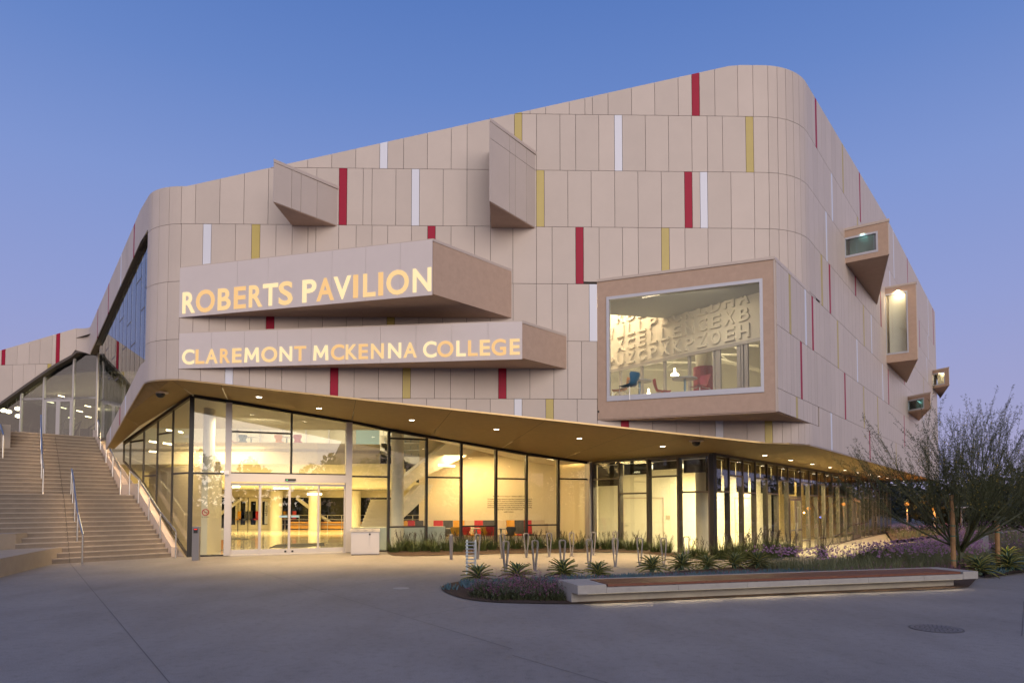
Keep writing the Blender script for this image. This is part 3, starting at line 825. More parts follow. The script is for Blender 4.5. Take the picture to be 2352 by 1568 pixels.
# pair of doors of the wing
for x0, x1 in ((94, 126), (126, 158)):
    a, b = wing(x0, 950)[0], wing(x1, 950)[0]; d_ = -wd; fw = .1; q0, q1 = wp(a) - wq * .3, wp(b) - wq * .3
    m = MB(); zt_ = ztr - .06
    m.wall(q0, q0 + d_ * fw, .05, zland + .02, zt_); m.wall(q1 - d_ * fw, q1, .05, zland + .02, zt_)
    m.wall(q0 + d_ * fw, q1 - d_ * fw, .05, zt_ - .1, zt_); m.wall(q0 + d_ * fw, q1 - d_ * fw, .05, zland + .02, zland + .25)
    dr = m.obj('glass_door', M['alu'], B)
    m = MB(); m.wall(q0 + d_ * fw - wq * .01, q1 - d_ * fw - wq * .01, .01, zland + .25, zt_ - .1); m.obj('pane', M['glass_dark'], dr)

# ------------------------------------------------------------------ name signs
_gl = {}
def glyph(ch):
    if ch in _gl: return _gl[ch]
    if ch == 'M':
        pv = [(0, 0), (.05, 1), (.225, 1), (.5, .44), (.775, 1), (.95, 1), (1, 0), (.81, 0), (.785, .64), (.555, .17), (.445, .17), (.215, .64), (.19, 0)]
        _gl[ch] = (pv[::-1], [tuple(range(13))], [(i, (i + 1) % 13) for i in range(13)]); return _gl[ch]
    cu = bpy.data.curves.new('g', 'FONT'); cu.body = ch; cu.size = 1; cu.offset = .022 if ch != 'M' else .006; cu.resolution_u = 4
    o = bpy.data.objects.new('g', cu); COL.objects.link(o)
    dg = bpy.context.evaluated_depsgraph_get(); me = bpy.data.meshes.new_from_object(o.evaluated_get(dg))
    vs_ = [tuple(v.co[:2]) for v in me.vertices]; fs = [tuple(p.vertices) for p in me.polygons]
    ed = {}
    for f in fs:
        for i in range(len(f)):
            k = (f[i], f[(i + 1) % len(f)]); ed[k] = ed.get(k, 0) + 1
    rim = [k for k in ed if (k[1], k[0]) not in ed]
    bpy.data.objects.remove(o); bpy.data.curves.remove(cu); bpy.data.meshes.remove(me)
    x0, x1 = min(v[0] for v in vs_), max(v[0] for v in vs_); y0, y1 = min(v[1] for v in vs_), max(v[1] for v in vs_)
    _gl[ch] = ([((v[0] - x0) / (x1 - x0), (v[1] - y0) / (y1 - y0)) for v in vs_], fs, rim); return _gl[ch]
def letter(ch, f, depth, material, parent, name='letter'):
    """f(a,b) maps the unit square of the glyph onto the wall; depth is the outward vector"""
    vs_, fs, rim = glyph(ch); n = len(vs_); dv = Vector(depth).to_3d()
    P = [f(*v) for v in vs_]; m = MB()
    m.add([p + dv for p in P], fs); m.add(P + [p + dv for p in P], [(a, b, n + b, n + a) for a, b in rim])
    return m.obj(name, material, parent)
def sign(xa, ya0, ya1, xb, yb, dB, xc, letters, top, base, seams):
    a = on_wall(xa, (ya0 + ya1) / 2, C, fa); b = on_y(xb, yb, dB); c = on_wall(xc, (ya0 + ya1) / 2, C, fa)
    zt_ = on_wall(xa, ya0, C, fa).z; zb_ = on_wall(xa, ya1, C, fa).z
    A, Bp, Cc = a.xy, b.xy, c.xy; d = (Bp - A).normalized(); nrm = Vector((d.y, -d.x))
    zt_ = .5 * zt_ + .5 * on_wall(xb, yb, A, d).z
    A = A + nrm * .05 + d * .0
    m = MB()                                                             # body: stucco end, brown underside, pale cap
    lip = .05
    m.prism([A - nrm * .03, Bp - nrm * .03, Cc - Vector((0, .0)), Vector((A.x, A.y + .1))], zb_ + .045, zt_ - .03, 0)
    box = m.obj('sign_box', M['stucco'], B)
    m = MB(); e = (Cc - Bp).normalized(); m.prism([A - nrm * .03, Bp + e * .0, Cc, Vector((A.x, A.y + .1))], zt_ - .027, zt_ + .045); m.obj('coping', M['trim'], box)
    us = [0] + [((on_wall(x, yb, A, d).xy - A).dot(d)) for x in seams] + [(Bp - A).length]
    for u0, u1 in zip(us, us[1:]):
        m = MB(); p, q = A + d * (u0 + .003), A + d * (u1 - .003); m.wall(p + nrm * .0, q + nrm * .0, .029, zb_, zt_); m.obj('sign_panel', M['beige2'], box)
    k = 0
    for ch, x0, x1 in letters:
        if ch == ' ': continue
        f0 = (x0 - top[0]) / (top[2] - top[0]); f1 = (x1 - top[0]) / (top[2] - top[0])
        yt = top[1] + (top[3] - top[1]) * (f0 + f1) / 2; yb0 = base[1] + (base[3] - base[1]) * (f0 + f1) / 2
        ex = (yb0 - yt) * .03 if ch in 'OCSG' else 0
        c0 = on_wall(x0, (yt + yb0) / 2, A, d); c1 = on_wall(x1, (yt + yb0) / 2, A, d)
        zt2 = on_wall((x0 + x1) / 2, yt - ex, A, d).z; zb2 = on_wall((x0 + x1) / 2, yb0 + ex, A, d).z
        fn = lambda u, v: Vector((c0.x + (c1.x - c0.x) * u + nrm.x * .002, c0.y + (c1.y - c0.y) * u + nrm.y * .002, zb2 + (zt2 - zb2) * v))
        ci = {0: 0, 1: 2, 2: 1}[(k * 5 + (k // 3) * 2) % 3]
        letter(ch, fn, nrm * .012, M['ltr'][ci], box); k += 1
    return box
K5 = lambda x: 344.5 + .33363 * x
Y5 = lambda y: 516.8 + .33363 * y
L1 = [(c, K5(a), K5(b)) for c, a, b in (('R', 225, 312), ('O', 318, 447), ('B', 468, 556), ('E', 579, 661), ('R', 682, 775), ('T', 778, 882), ('S', 887, 983), ('P', 1050, 1146), ('A', 1148, 1268), ('V', 1264, 1385), ('I', 1400, 1433), ('L', 1468, 1554), ('I', 1573, 1606), ('O', 1628, 1783), ('N', 1810, 1937))]
sign(415, 617, 730, 995, 551, 17.5, 1177, L1, (K5(225), Y5(465), K5(1937), Y5(290)), (K5(225), Y5(611), K5(1937), Y5(454)), [K5(x) for x in (605, 817, 1255, 1487, 1723)])
K6 = lambda x: 1033.6 + .14647 * x
L2 = [(c, K5(a), K5(b)) for c, a, b in (('C', 222, 306), ('L', 315, 376), ('A', 383, 467), ('R', 483, 552), ('E', 567, 631), ('M', 650, 752), ('O', 767, 877), ('N', 893, 979), ('T', 993, 1075), ('M', 1125, 1229), ('C', 1246, 1338), ('K', 1348, 1428), ('E', 1437, 1502), ('N', 1522, 1610), ('N', 1640, 1730), ('A', 1745, 1838), ('C', 1880, 1973), ('O', 1978, 2090))]
L2 += [(c, K6(a), K6(b)) for c, a, b in (('L', 100, 250), ('L', 283, 436), ('E', 467, 630), ('G', 650, 880), ('E', 937, 1095))]
sign(413, 766, 847, 1200, 740, 18.35, 1303, L2, (K5(222), Y5(860), K6(1095), 746.5 + .14647 * 213), (K5(222), Y5(958), K6(1095), 746.5 + .14647 * 462), [K5(x) for x in (427, 652, 880, 1112, 1350, 1588, 1832, 2078)] + [K6(597)])

# ------------------------------------------------------------------ projecting wedge windows
def wedge(A, Bp, Cc, zt, zb, seams, rowz, glass_rect, lit, panel_side=True):
    """triangular bay: A-Bp carries the window (stucco), Bp-Cc is clad with panels; A and Cc lie on the facade"""
    d1 = (Bp - A).normalized(); n1 = Vector((d1.y, -d1.x)); d2 = (Cc - Bp).normalized(); n2 = Vector((d2.y, -d2.x))
    if n1.dot(Cc - A) > 0: n1 = -n1
    if n2.dot(A - Bp) > 0: n2 = -n2
    th = .12; m = MB()
    in1 = -n1 * th
    L1_ = (Bp - A).length; L2_ = (Cc - Bp).length
    (u0, u1, w0, w1) = glass_rect
    def w(a, b, z0, z1):
        p, q = A + d1 * a, A + d1 * b
        qi = q + in1 if b < L1_ - .001 else Bp + d2 * (th / abs(n1.dot(d2))) - n2 * .035
        if b > L1_ - .001: q = Bp - d1 * .02
        m.hexa([(p.x, p.y, z0), (q.x, q.y, z0), (qi.x, qi.y, z0), (p.x + in1.x, p.y + in1.y, z0),
                (p.x, p.y, z1), (q.x, q.y, z1), (qi.x, qi.y, z1), (p.x + in1.x, p.y + in1.y, z1)])
    w(0, L1_, zb, w0); w(0, L1_, w1, zt); w(0, u0, w0, w1); w(u1, L1_, w0, w1)
    back = in1 * 1.05; inr = (Cc - Bp).normalized() * .02
    bi = Bp + d2 * (th * 1.05 / abs(n1.dot(d2))) - n2 * .05; ci = Cc - n2 * .05
    m.prism([A + back, bi, ci], zb + .08, zb + .12); m.prism([A + back, bi, ci], zt - .12, zt - .02)
    p, q = Bp + d2 * .12 - n2 * .03, Cc - n2 * .03
    m.prism([p, q, q - n2 * .06, p - n2 * .06], zb, zt)
    bay = m.obj('window_bay', M['stucco'], B)
    m = MB(); m.prism([A, Bp - d1 * .03 - n2 * .01, Cc - n2 * .01], zb - .012, zb + .03); m.obj('underside', M['stucco'], bay)
    m = MB(); m.prism([A + n1 * .03, Bp + n1 * .03 + n2 * .03, Cc + n2 * .03, A], zt, zt + .09); m.obj('coping', M['trim'], bay)
    us = [0] + [L2_ * f for f in seams] + [L2_]
    zs = sorted({zb + .001, zt - .001} | {z for z in rowz if zb + .1 < z < zt - .1})
    for a, b in zip(us, us[1:]):
        for z0, z1 in zip(zs, zs[1:]):
            p, q = Bp + d2 * (a + .006), Bp + d2 * (b - .006); k = n2 * .03; m = MB()
            m.prism([p, q, q - k, p - k], z0 + .006, z1 - .006); m.obj('panel', M['beige'], bay)
    fr_ = MB(); o1 = n1 * .015
    for a, b, z0, z1 in ((u0 - .03, u1 + .03, w0 - .05, w0 + .03), (u0 - .03, u1 + .03, w1 - .03, w1 + .04), (u0 - .03, u0 + .03, w0 + .03, w1 - .03), (u1 - .03, u1 + .03, w0 + .03, w1 - .03)):
        p, q = A + d1 * a + o1, A + d1 * b + o1; k = -n1 * .1
        fr_.prism([p, q, q + k, p + k], z0, z1)
    fo = fr_.obj('window_frame', M['silver'], bay)
    p, q = A + d1 * (u0 + .03) - n1 * .05, A + d1 * (u1 - .03) - n1 * .05; m = MB(); m.prism([p, q, q - n1 * .01, p - n1 * .01], w0 + .03, w1 - .03)
    m.obj('pane', M['glass'] if lit else M['glass_dark'], bay)
    return bay
# two on the front (their windows face left)
def fin(xo, yo, xc, yt, ybm, x3, dO, seams):
    cT = on_wall(xc, yt, C, fa); cB = on_wall(xc, ybm, C, fa); a3 = on_wall(x3, ybm, C, fa); o = on_y(xo, (yo[0] + yo[1]) / 2, dO)
    L = (o.xy - a3.xy).length
    wedge(a3.xy, o.xy, cT.xy, cT.z - .05, cB.z, seams, ROWZ.values(), (.25, L - .25, cB.z + .2, cT.z - .25), False)
fin(629, (366, 460), 778, 432, 519.5, 672, 18.12, (.26, .40, .65))
fin(1125.5, (284, 453), 1231, 353, 524.5, 1128, 18.05, (.40, .53, .78))
# four on the right facade (windows face the camera)
def bay_r(xa, yt, ybm, xb, xc, dB, u_frac, w_px, lit, power, dark=False):
    a = on_wall(xa, yt, C, rd); ab = on_wall(xa, ybm, C, rd); c = on_wall(xc, ybm, C, rd); b = on_z(xb, dB, a.z)
    L = (b.xy - a.xy).length; zt_, zb_ = a.z, ab.z; d = (b.xy - a.xy).normalized()
    w0 = on_wall(w_px[0], w_px[1], a.xy, d).z; w1 = on_wall(w_px[0], w_px[2], a.xy, d).z
    bay = wedge(a.xy, b.xy, c.xy, zt_, zb_, (.3, .6, .8), (), (.02, L * u_frac, w0, w1), lit)
    ctr = (a.xy + b.xy + c.xy) / 3
    m = MB(); n = Vector((-d.y, d.x)) 
    e0, e1 = a.xy + n * 1.6 - d * 2, b.xy + n * 1.6 + d * .2
    return bay, ctr, (zt_, zb_), d, a.xy, b.xy
r1 = bay_r(1938, 531, 602, 2041, 2012, 508, .74, (1960, 586, 545), False, 6)
r2 = bay_r(2031, 664, 829, 2104.5, 2081, 651, .70, (2045, 812, 676), True, 40)
r3 = bay_r(2141, 853, 890, 2180, 2160, 845, .72, (2150, 884, 858), True, 14)
r4 = bay_r(2084, 914, 946, 2138, 2110, 903, .70, (2095, 941, 919), False, 5)
nr0 = Vector((-rd.y, rd.x))
for rb, pw, cw in ((r1, 2.5, (.45, .80, .80)), (r2, 55, (1, .82, .5)), (r3, 12, (1, .8, .45)), (r4, 2.5, (.3, .75, .7))):
    bay, ctr, (zt_, zb_), d, a, b = rb
    n_ = Vector((-d.y, d.x)); n_ = n_ if n_.dot(ctr - a) > 0 else -n_; L_ = (b - a).length; dp_ = .26 * L_
    m = MB(); m.wall(a + n_ * dp_ + d * .12, a + n_ * dp_ + d * (L_ - .14 - dp_ * 1.05), .03, zb_ + .13, zt_ - .13)
    m.obj('inner_wall', M['white_wall'] if cw[0] > .9 else mat('teal_interior', (.30, .48, .45), .7), bay)
    q = a + n_ * dp_ * .55 + d * L_ * .42; area_lamp('bay_lamp', (q.x, q.y, zt_ - .16), .12, L_ * .5, pw, (q.x + n_.x * .35, q.y + n_.y * .35, zb_), cw)

# ------------------------------------------------------------------ the big corner window box
A = bxL.xy; Bq = bxR2; d = bdir; nb = Vector((d.y, -d.x)); LB = (Bq - A).length
g0 = on_wall(1396, 800, A, d); g1 = on_wall(1751, 800, A, d)
u0, u1 = (g0.xy - A).dot(d), (g1.xy - A).dot(d)
w1 = .5 * on_wall(1396, 685, A, d).z + .5 * on_wall(1750, 645, A, d).z; w0 = .5 * on_wall(1396, 914, A, d).z + .5 * on_wall(1752, 893, A, d).z
m = MB(); th = .22; k = -nb * th
def bw_(a, b, z0, z1):
    p, q = A + d * a, A + d * b; m.prism([p, q, q + k, p + k], z0, z1)
bw_(0, LB, zbB, w0); bw_(0, LB, w1, zbT); bw_(0, u0, w0, w1); bw_(u1, LB, w0, w1)
m.obj('window_surround', M['stucco'], B); box = bpy.data.objects['window_surround']
sx0 = Bq + rd * .01; sx1 = PATH.at(sBR)[0]
m = MB(); inr_ = Vector((-rd.y, rd.x))
m.prism([A + k * 1.02, Bq + k * 1.02 + rd * .1, sx1 + inr_ * .1, A + Vector((0, .4))], zbT - .08, zbT - .02); m.prism([A + k * 1.02, Bq + k * 1.02, sx1 + inr_ * .1, A + Vector((0, .4))], zbB + .03, zbB + .1)
m.obj('box_deck', M['stucco'], box)
m = MB(); m.prism([A, Bq - d * .03, sx1, A + Vector((.0, .3))], zbB - .015, zbB + .028); m.obj('underside', M['stucco'], box)
m = MB(); m.prism([A + nb * .03, Bq + nb * .03, Bq + rd * .03, sx1, A + Vector((0, .3))], zbT, zbT + .08); m.obj('coping', M['trim'], box)
m = MB(); pz = Bq; m.prism([pz + nb * .012, pz + nb * .012 - d * .04, pz - d * .04 + k * .2, pz + k * .2], zbB, zbT); m.obj('corner_trim', M['trim'], box)
m = MB(); m.wall(Bq + inr_ * .05, sx1 + inr_ * .05, .06, zbB + .1, zbT - .08); m.obj('side_wall', M['backing'], box)
# cladding of its right side continues the right facade
Ls = (sx1 - Bq).length
sB0 = sR1 - (pR1 - Bq).dot(rd)
marks = sorted([0, Ls] + [f for f in (.12, .62, .95, 1.3, 1.65, 2.2, 2.8, 3.3) if f < Ls])
strips = {}
for x, y, c in ((1812.4, 720, 'yellow'), (1848.9, 760, 'white'), (1865.1, 780, 'red'), (1838.4, 850, 'red'), (1828, 930, 'yellow')):
    p = on_wall(x, y, C, rd); strips[(x)] = ((p.xy - Bq).dot(rd), p.z, c)
zs = [zbB + .002] + sorted(z for z in ROWZ.values() if zbB + .05 < z < zbT - .05) + [zbT - .002]
for z0, z1 in zip(zs, zs[1:]):
    us = []; u = 0
    stz = sorted([(s, c) for s, z, c in strips.values() if z0 < z < z1])
    while u < Ls - .02:
        e = min(Ls, u + rr.choice((.3, .42, .62))); c = 'beige'
        for s, cc_ in stz:
            if abs(s - .1 - u) < .1: e = min(Ls, s + .1); c = cc_; break
            if u < s - .1 < e + .08: e = s - .1; break
        if e < u + .05: e = min(Ls, u + .25)
        p, q = Bq + rd * (u + .006), Bq + rd * (e - .006); kk = inr_ * .03
        m = MB(); m.prism([p, q, q - kk, p - kk], z0 + .006, z1 - .006); m.obj('panel', M[c], box); u = e
fr_ = MB(); o1 = nb * .03
for a, b, z0, z1 in ((u0 - .03, u1 + .03, w0 - .09, w0 + .06), (u0 - .03, u1 + .03, w1 - .04, w1 + .05), (u0 - .03, u0 + .05, w0 + .06, w1 - .04), (u1 - .05, u1 + .03, w0 + .06, w1 - .04)):
    p, q = A + d * a + o1, A + d * b + o1; fr_.prism([p, q, q - nb * .16, p - nb * .16], z0, z1)
fr_.obj('window_frame', M['silver'], box)
vx = [u0 + .05, (on_wall(1507, 800, A, d).xy - A).dot(d), (on_wall(1623, 800, A, d).xy - A).dot(d), u1 - .05]
for a, b in zip(vx, vx[1:]):
    p, q = A + d * (a + .006) - nb * .05, A + d * (b - .006) - nb * .05; m = MB(); m.prism([p, q, q - nb * .012, p - nb * .012], w0 + .06, w1 - .04); m.obj('pane', M['glass'], box)
# room behind it
zfl, zcl = w0 - .12, w1 + .12
rw = Vector(az(-37)); rp = Vector((7.15, 19.55))
rel_z0 = 6.55
m = MB(); end = rp + rw * 9
m.wall(end, rp + rw * 1.2, .15, rel_z0, zcl + 1.6); m.wall(rp + rw * 1.2, rp - rw * .3, .15, rel_z0, zcl); rwall = m.obj('relief_wall', M['white_wall'], B)
m = MB(); m.prism([tuple(A + Vector((.4, .6))), tuple(Bq + Vector((-.4, .6))), (7.9, 20.3), (11.0, 24.5), (11, 34), (-3, 34), (0, 21)], zfl - .15, zfl); m.obj('upper_floor', M['ceil'], B)
m = MB(); m.prism([A + k * 1.05 + Vector((.1, 0)), Bq + k * 1.05 + Vector((-.2, .05)), Vector((8.6, 21.5)), Vector((5.0, 22.3)), Vector((2.9, 21.8))], zcl, zcl + .05); m.obj('box_ceiling', mat('greenish_ceiling_paint', (.40, .42, .40), .8), B)
m = MB(); m.prism([(0, 21.2), (8.6, 21.2), (13, 34), (-4, 34)], zcl + 1.6, zcl + 1.7); m.wall((13, 33.5), (-4, 33.5), .1, zfl, zcl + 1.7); m.wall((9, 22), (13, 33.5), .1, zfl, zcl + 1.7); m.wall((-4, 33.5), (0.5, 21), .1, zfl, zcl + 1.7)
m.obj('gym_wall', M['ceil'], B)
rows_t = ['RBLNWTKDSRH', 'WILLPSCKLDHA', 'XCELLENCEXB', 'PUZCPXKPZOEH']
nrw = Vector((rw.y, -rw.x))
if nrw.dot(-rp) < 0: nrw = -nrw
hgt = .40
for ri, txt in enumerate(reversed(rows_t)):
    for ci, ch in enumerate(reversed(txt)):
        uu = .25 + ci * .50; zz = rel_z0 + .10 + ri * .50
        p = rp + rw * (uu + .40) + nrw * .002
        fn = lambda a, b: Vector((p.x - rw.x * .36 * a, p.y - rw.y * .36 * a, zz + hgt * b))
        letter(ch, fn, nrw * .07, M['white_wall'], rwall, 'relief_letter')
# glazed partition under the relief wall
pt_ = MB()
for uu in (-.3, .55, 1.45, 1.55, 2.5, 3.5, 4.5, 5.5, 6.5):
    p = rp + rw * uu; pt_.box((p.x, p.y, (zfl + rel_z0) / 2), (.07, .1, rel_z0 - zfl), (rw.x, rw.y))
pt_.wall(rp + rw * 9, rp - rw * .5, -.1, rel_z0 - .1, rel_z0 - .003)
pt_.wall(rp + rw * .6, rp + rw * .6 + rw * .12, .06, zfl, rel_z0 - .1); pt_.wall(rp + rw * 1.3, rp + rw * 1.42, .06, zfl, rel_z0 - .1); pt_.wall(rp - rw * .2, rp - rw * .08, .06, zfl, rel_z0 - .1); pt_.wall(rp + rw * .35, rp + rw * .47, .06, zfl, rel_z0 - .1)
pt_.obj('glazed_partition', M['alu'], B)
# roof trusses of the gym behind
tr = MB()
for j in range(5):
    y = 25 + j * 1.7; z1 = zcl + 1.2; z0 = z1 - .9
    tr.tube([(-3, y, z1), (10, y + .8, z1)], .06, 6); tr.tube([(-3, y, z0), (10, y + .8, z0)], .05, 6)
    for i in range(11): tr.tube([(-3 + i * 1.14, y, z0 if i % 2 else z1), (-3 + (i + 1) * 1.14, y, z1 if i % 2 else z0)], .035, 5)
tr.tube([(2, 24, zcl + .4), (12, 31, zcl - .2)], .09, 6); tr.tube([(0, 25, zcl - .2), (12, 27, zcl + .7)], .09, 6)
tr.obj('roof_truss', M['white_wall'], B)
p = on_y(1617, 850, 23.4); m = MB(); m.lathe((p.x, p.y, zfl), [(.36, .0), (.36, 1.75)], 20); m.lathe((p.x, p.y, zfl), [(.28, 1.75), (.28, 4)], 20, 1); m.obj('padded_column', [M['c_mag'], M['white_wall']], B)
for x, y, dd in ((1550, 858, 24.5), (1490, 905, 25)):
    p = on_y(x, y, dd); m = MB(); m.lathe((p.x, p.y, p.z), [(.15, -.06), (.14, -.02), (.04, .05), (.03, .2)], 14); m.obj('pendant_lamp', M['lamp'], B)
area_lamp('box_fill', (4.9, 19.25, zcl - .1), 2.4, .4, 45, (5.2, 20.5, zfl), (1, .78, .52))  # added fill light; the box ceiling has no fitting here
area_lamp('gym_lamp', (6, 27, zcl + 1.5), 6, 4, 520, (6, 27, 0), (1, .86, .58))
a_, b_ = rp + rw * 3.6 + nrw * 1.1, rp + rw * 8.0 + nrw * 1.3; strip_lamp('relief_lamp', (a_.x, a_.y, zcl + 1.3), (b_.x, b_.y, zcl + 1.3), .5, 210, (-nrw.x * .8, -nrw.y * .8, -1), (1, .72, .44))

# ------------------------------------------------------------------ interior of the ground floor
nF = Vector((-fd.y, fd.x))                              # inward from the entrance glass
m = MB(); m.add([(P0.x, P0.y + .05, .006), (P1.x, P1.y + .05, .006), (6, 33, .006), (14, 60, .006), (-34, 60, .006), (-22, 34, .006), (PS.x, PS.y, .006)], [(0, 1, 2, 3, 4, 5, 6)]); m.obj('lobby_floor', M['floor_in'], B)
m = MB(); m.prism([(P1.x, P1.y), (P2.x - .1, P2.y + .2), tuple(P2 + rd * 42 + nr * .3), tuple(P2 + rd * 42 + nr * 9), (4, 36)], -.62, -.42); m.obj('side_room_floor', M['floor_in'], B)
# lobby back wall with doors and night windows
yb = 49.0; lob = MB()
lob.wall((-2, yb), (-30, yb), -.2, 2.25, 3.0); lob.wall((-30, yb), (-24, 36), .2, 0, 4.2)
lob.obj('lobby_back_wall', M['cream_wall'], B)
xb = lambda x: (x - CX) / F * yb
fr = MB(); ng = MB()
ng.wall((-2, yb + .1), (-30, yb + .1), -.02, 0, 2.25)
ng.obj('night_window', M['night'], B)
def doorpair(x0, x1):
    a, b = xb(x0), xb(x1); m = MB(); fw = .28 * (b - a) / 1.2
    m.wall((a, yb - .06), (a + fw, yb - .06), .05, 0, 2.22); m.wall((b - fw, yb - .06), (b, yb - .06), .05, 0, 2.22)
    m.wall((a + fw, yb - .06), (b - fw, yb - .06), .05, 1.98, 2.22); m.wall((a + fw, yb - .06), (b - fw, yb - .06), .05, 0, .3); m.obj('lobby_door', M['cream_wall'], B)
for x0, x1 in ((527, 547), (549, 570), (572, 594), (598, 622)): doorpair(x0, x1)
m = MB(); m.wall((xb(609), yb - .03), (xb(616), yb - .03), .01, .35, 1.95); wp_ = m.obj('poster', M['white'], B)
pp = MB()
for i, ch in enumerate('ARENA'):
    fn = lambda u, v: Vector((xb(610.2) + .17 * (1 - v) , yb - .035, .95 + i * .15 + .12 * u))
    letter(ch, fn, (0, -.004, 0), M['text'], wp_, 'letter')
m = MB()
for x in (-16.5, -13.8, -11.0): m.lathe((x, yb - 1.2, 0), [(.42, 0), (.42, 2.7)], 18)
m.obj('column', M['white_wall'], B)
m = MB(); 
for (xa, za), (xb_, zb_) in (((-19.2, 2.2), (-21.5, .5)), ((-15.3, 2.2), (-12.7, .3)), ((-9.6, .5), (-7.2, 2.2))): m.tube([(xa, yb - .4, za), (xb_, yb - .4, zb_)], .13, 6)
m.obj('steel_brace', M['white_wall'], B)
m = MB()
for z in (.35, .7, 1.0): m.tube([(-16.4, yb - .8, z), (-4, yb - .8, z)], .03, 5)
for x in range(-16, -4): m.tube([(x, yb - .8, 0), (x, yb - .8, 1.0)], .025, 5)
m.obj('guard_rail', M['steel'], B)
m = MB(); m.box((-9.8, yb - .6, .5), (12, .3, .08)); m.box((-9.8, yb - .5, .25), (12, .2, .4)); m.obj('arena_counter', M['c_yel'], B)
# ceiling under the balcony, fascia, balcony slab and the rear of the upper floor
m = MB(); yE = 33.0
m.add([(-30, 40, 2.85), (1, 40, 2.85), (1, yb, 2.75), (-30, yb, 2.75)], [(0, 1, 2, 3)])
m.add([(-26, yE + .6, 3.75), (-1.5, yE + .6, 3.75), (1, 40, 2.85), (-30, 40, 2.85)], [(0, 1, 2, 3)])
m.obj('lobby_ceiling', M['ceil'], B)
m = MB(); curve = [(-24, yE + .3), (-16, yE), (-12, yE - .1), (-9.5, yE + .2), (-7.9, yE + .9), (-6.6, yE + 1.0)]
for a, b in zip(curve, curve[1:]): m.wall(a, b, .25, 3.7, 4.75)
m.obj('balcony_front', M['white_wall'], B)
m = MB(); m.prism(curve + [(-6.6, 46), (-28, 46)], 4.3, 4.45); m.obj('balcony_floor', M['floor_in'], B)
m = MB(); m.wall((-1, 45), (-28, 45), -.2, 4.4, 9.5); m.obj('upper_back_wall', M['white_wall'], B)
m = MB()
for x in [-21 + 1.5 * i for i in range(9)]: m.box((x, 44.6, 6.4), (.1, .1, 4))
for z in (5.6, 6.8, 7.8): m.box((-15, 44.6, z), (13, .08, .09))
m.obj('upper_window_frame', M['alu'], B)
m = MB(); m.wall((-10.2, 44.5), (-7.5, 44.5), .1, 4.5, 7.2); m.obj('blue_display_screen', mat('pale_blue_screen', (.30, .42, .47), .5), B)
# lobby ceiling high, following the sloping head of the glass
m = MB(); q = [P0 + fd * u + nF * .25 for u in (0, uF(895), uF(1352))]; zq = [zS - .02, ztF(uF(895)) - .02, zP1 - .02]
far = [P0 + ld * 7 + Vector((0, 1)), P0 + fd * uF(895) + nF * 9 + Vector((0, 0)), P1 + nF * 4]
m.add([(*q[0], zq[0]), (*q[1], zq[1]), (*q[2], zq[2]), (far[2].x, far[2].y, zP1), (-3.5, 31.2, 5.2), (-3.5, 33, 6.4), (-18.5, 33, 6.4), (-15.6, 28.0, 4.9)], [(0, 1, 5, 6, 7), (1, 2, 3, 4, 5)])
m.obj('lobby_high_ceiling', M['ceil'], B)
m = MB(); m.add([(-26, 32.9, 8.2), (0, 32.9, 8.2), (0, 46, 8.2), (-28, 46, 8.2)], [(0, 1, 2, 3)]); m.obj('upper_ceiling', M['ceil'], B)
# banquette wall with its inscription, partition to the side room
WA, WB_ = Vector((-4.2, 30.9)), Vector((2.3, 32.0)); wdir = (WB_ - WA).normalized(); wn_ = Vector((wdir.y, -wdir.x))
m = MB(); m.wall(WA, WB_, .2, 0, 5.5); m.wall((WB_.x, WB_.y), (P1.x + .1, P1.y + .3), .2, 0, 5); m.obj('banquette_wall', M['cream_wall'], B)
def text_on(lines, fn_line, par, name, material):
    pass
cu_lines = [(1511, 1849, 853, '"WHATEVER YOU DO, GO ALL IN." - GEORGE R. ROBERTS \'66 P\'93'),
 (1457, 1910, 881, 'This transformative complex celebrates the extraordinary humanitarianism and philanthropy of'),
 (1457, 1910, 902, "George R. Roberts '66 P'93, Linnea Conrad Roberts, and the Roberts Family. The Pavilion"),
 (1457, 1910, 923, "also honors Mr. Roberts' dedicated service as a trustee of Claremont McKenna College, inspired"),
 (1457, 1910, 944, 'founding of the Roberts Environmental Center, critical sponsorship of the Roberts North and'),
 (1457, 1910, 965, "Roberts South academic buildings, and steadfast championing of the College's outstanding"),
 (1545, 1820, 986, 'faculty through the George R. Roberts Fellows Program.'), (1625, 1722, 1012, 'ROBERTS PAVILION')]
def text_mesh(body):
    cu = bpy.data.curves.new('t', 'FONT'); cu.body = body; cu.size = 1; cu.resolution_u = 1; cu.offset = .03
    o = bpy.data.objects.new('t', cu); COL.objects.link(o)
    me = bpy.data.meshes.new_from_object(o.evaluated_get(bpy.context.evaluated_depsgraph_get()))
    v = [tuple(q.co[:2]) for q in me.vertices]; f = [tuple(p.vertices) for p in me.polygons]
    bpy.data.objects.remove(o); bpy.data.curves.remove(cu); bpy.data.meshes.remove(me)
    return v, f
wt = MB()
for x0, x1, y, body in cu_lines:
    X0, X1, Y = 792.4 + .22461 * x0, 792.4 + .22461 * x1, 947.4 + .22461 * y
    a, b = on_wall(X0, Y, WA, wdir), on_wall(X1, Y, WA, wdir); v, f = text_mesh(body)
    mx_, mn = max(q[0] for q in v), min(q[0] for q in v); hh = .078
    wt.add([(a.x + (b.x - a.x) * (q[0] - mn) / (mx_ - mn) + wn_.x * .006, a.y + (b.y - a.y) * (q[0] - mn) / (mx_ - mn) + wn_.y * .006, a.z - .03 + q[1] * hh) for q in v], f)
wt.obj('wall_inscription', M['text'], B)
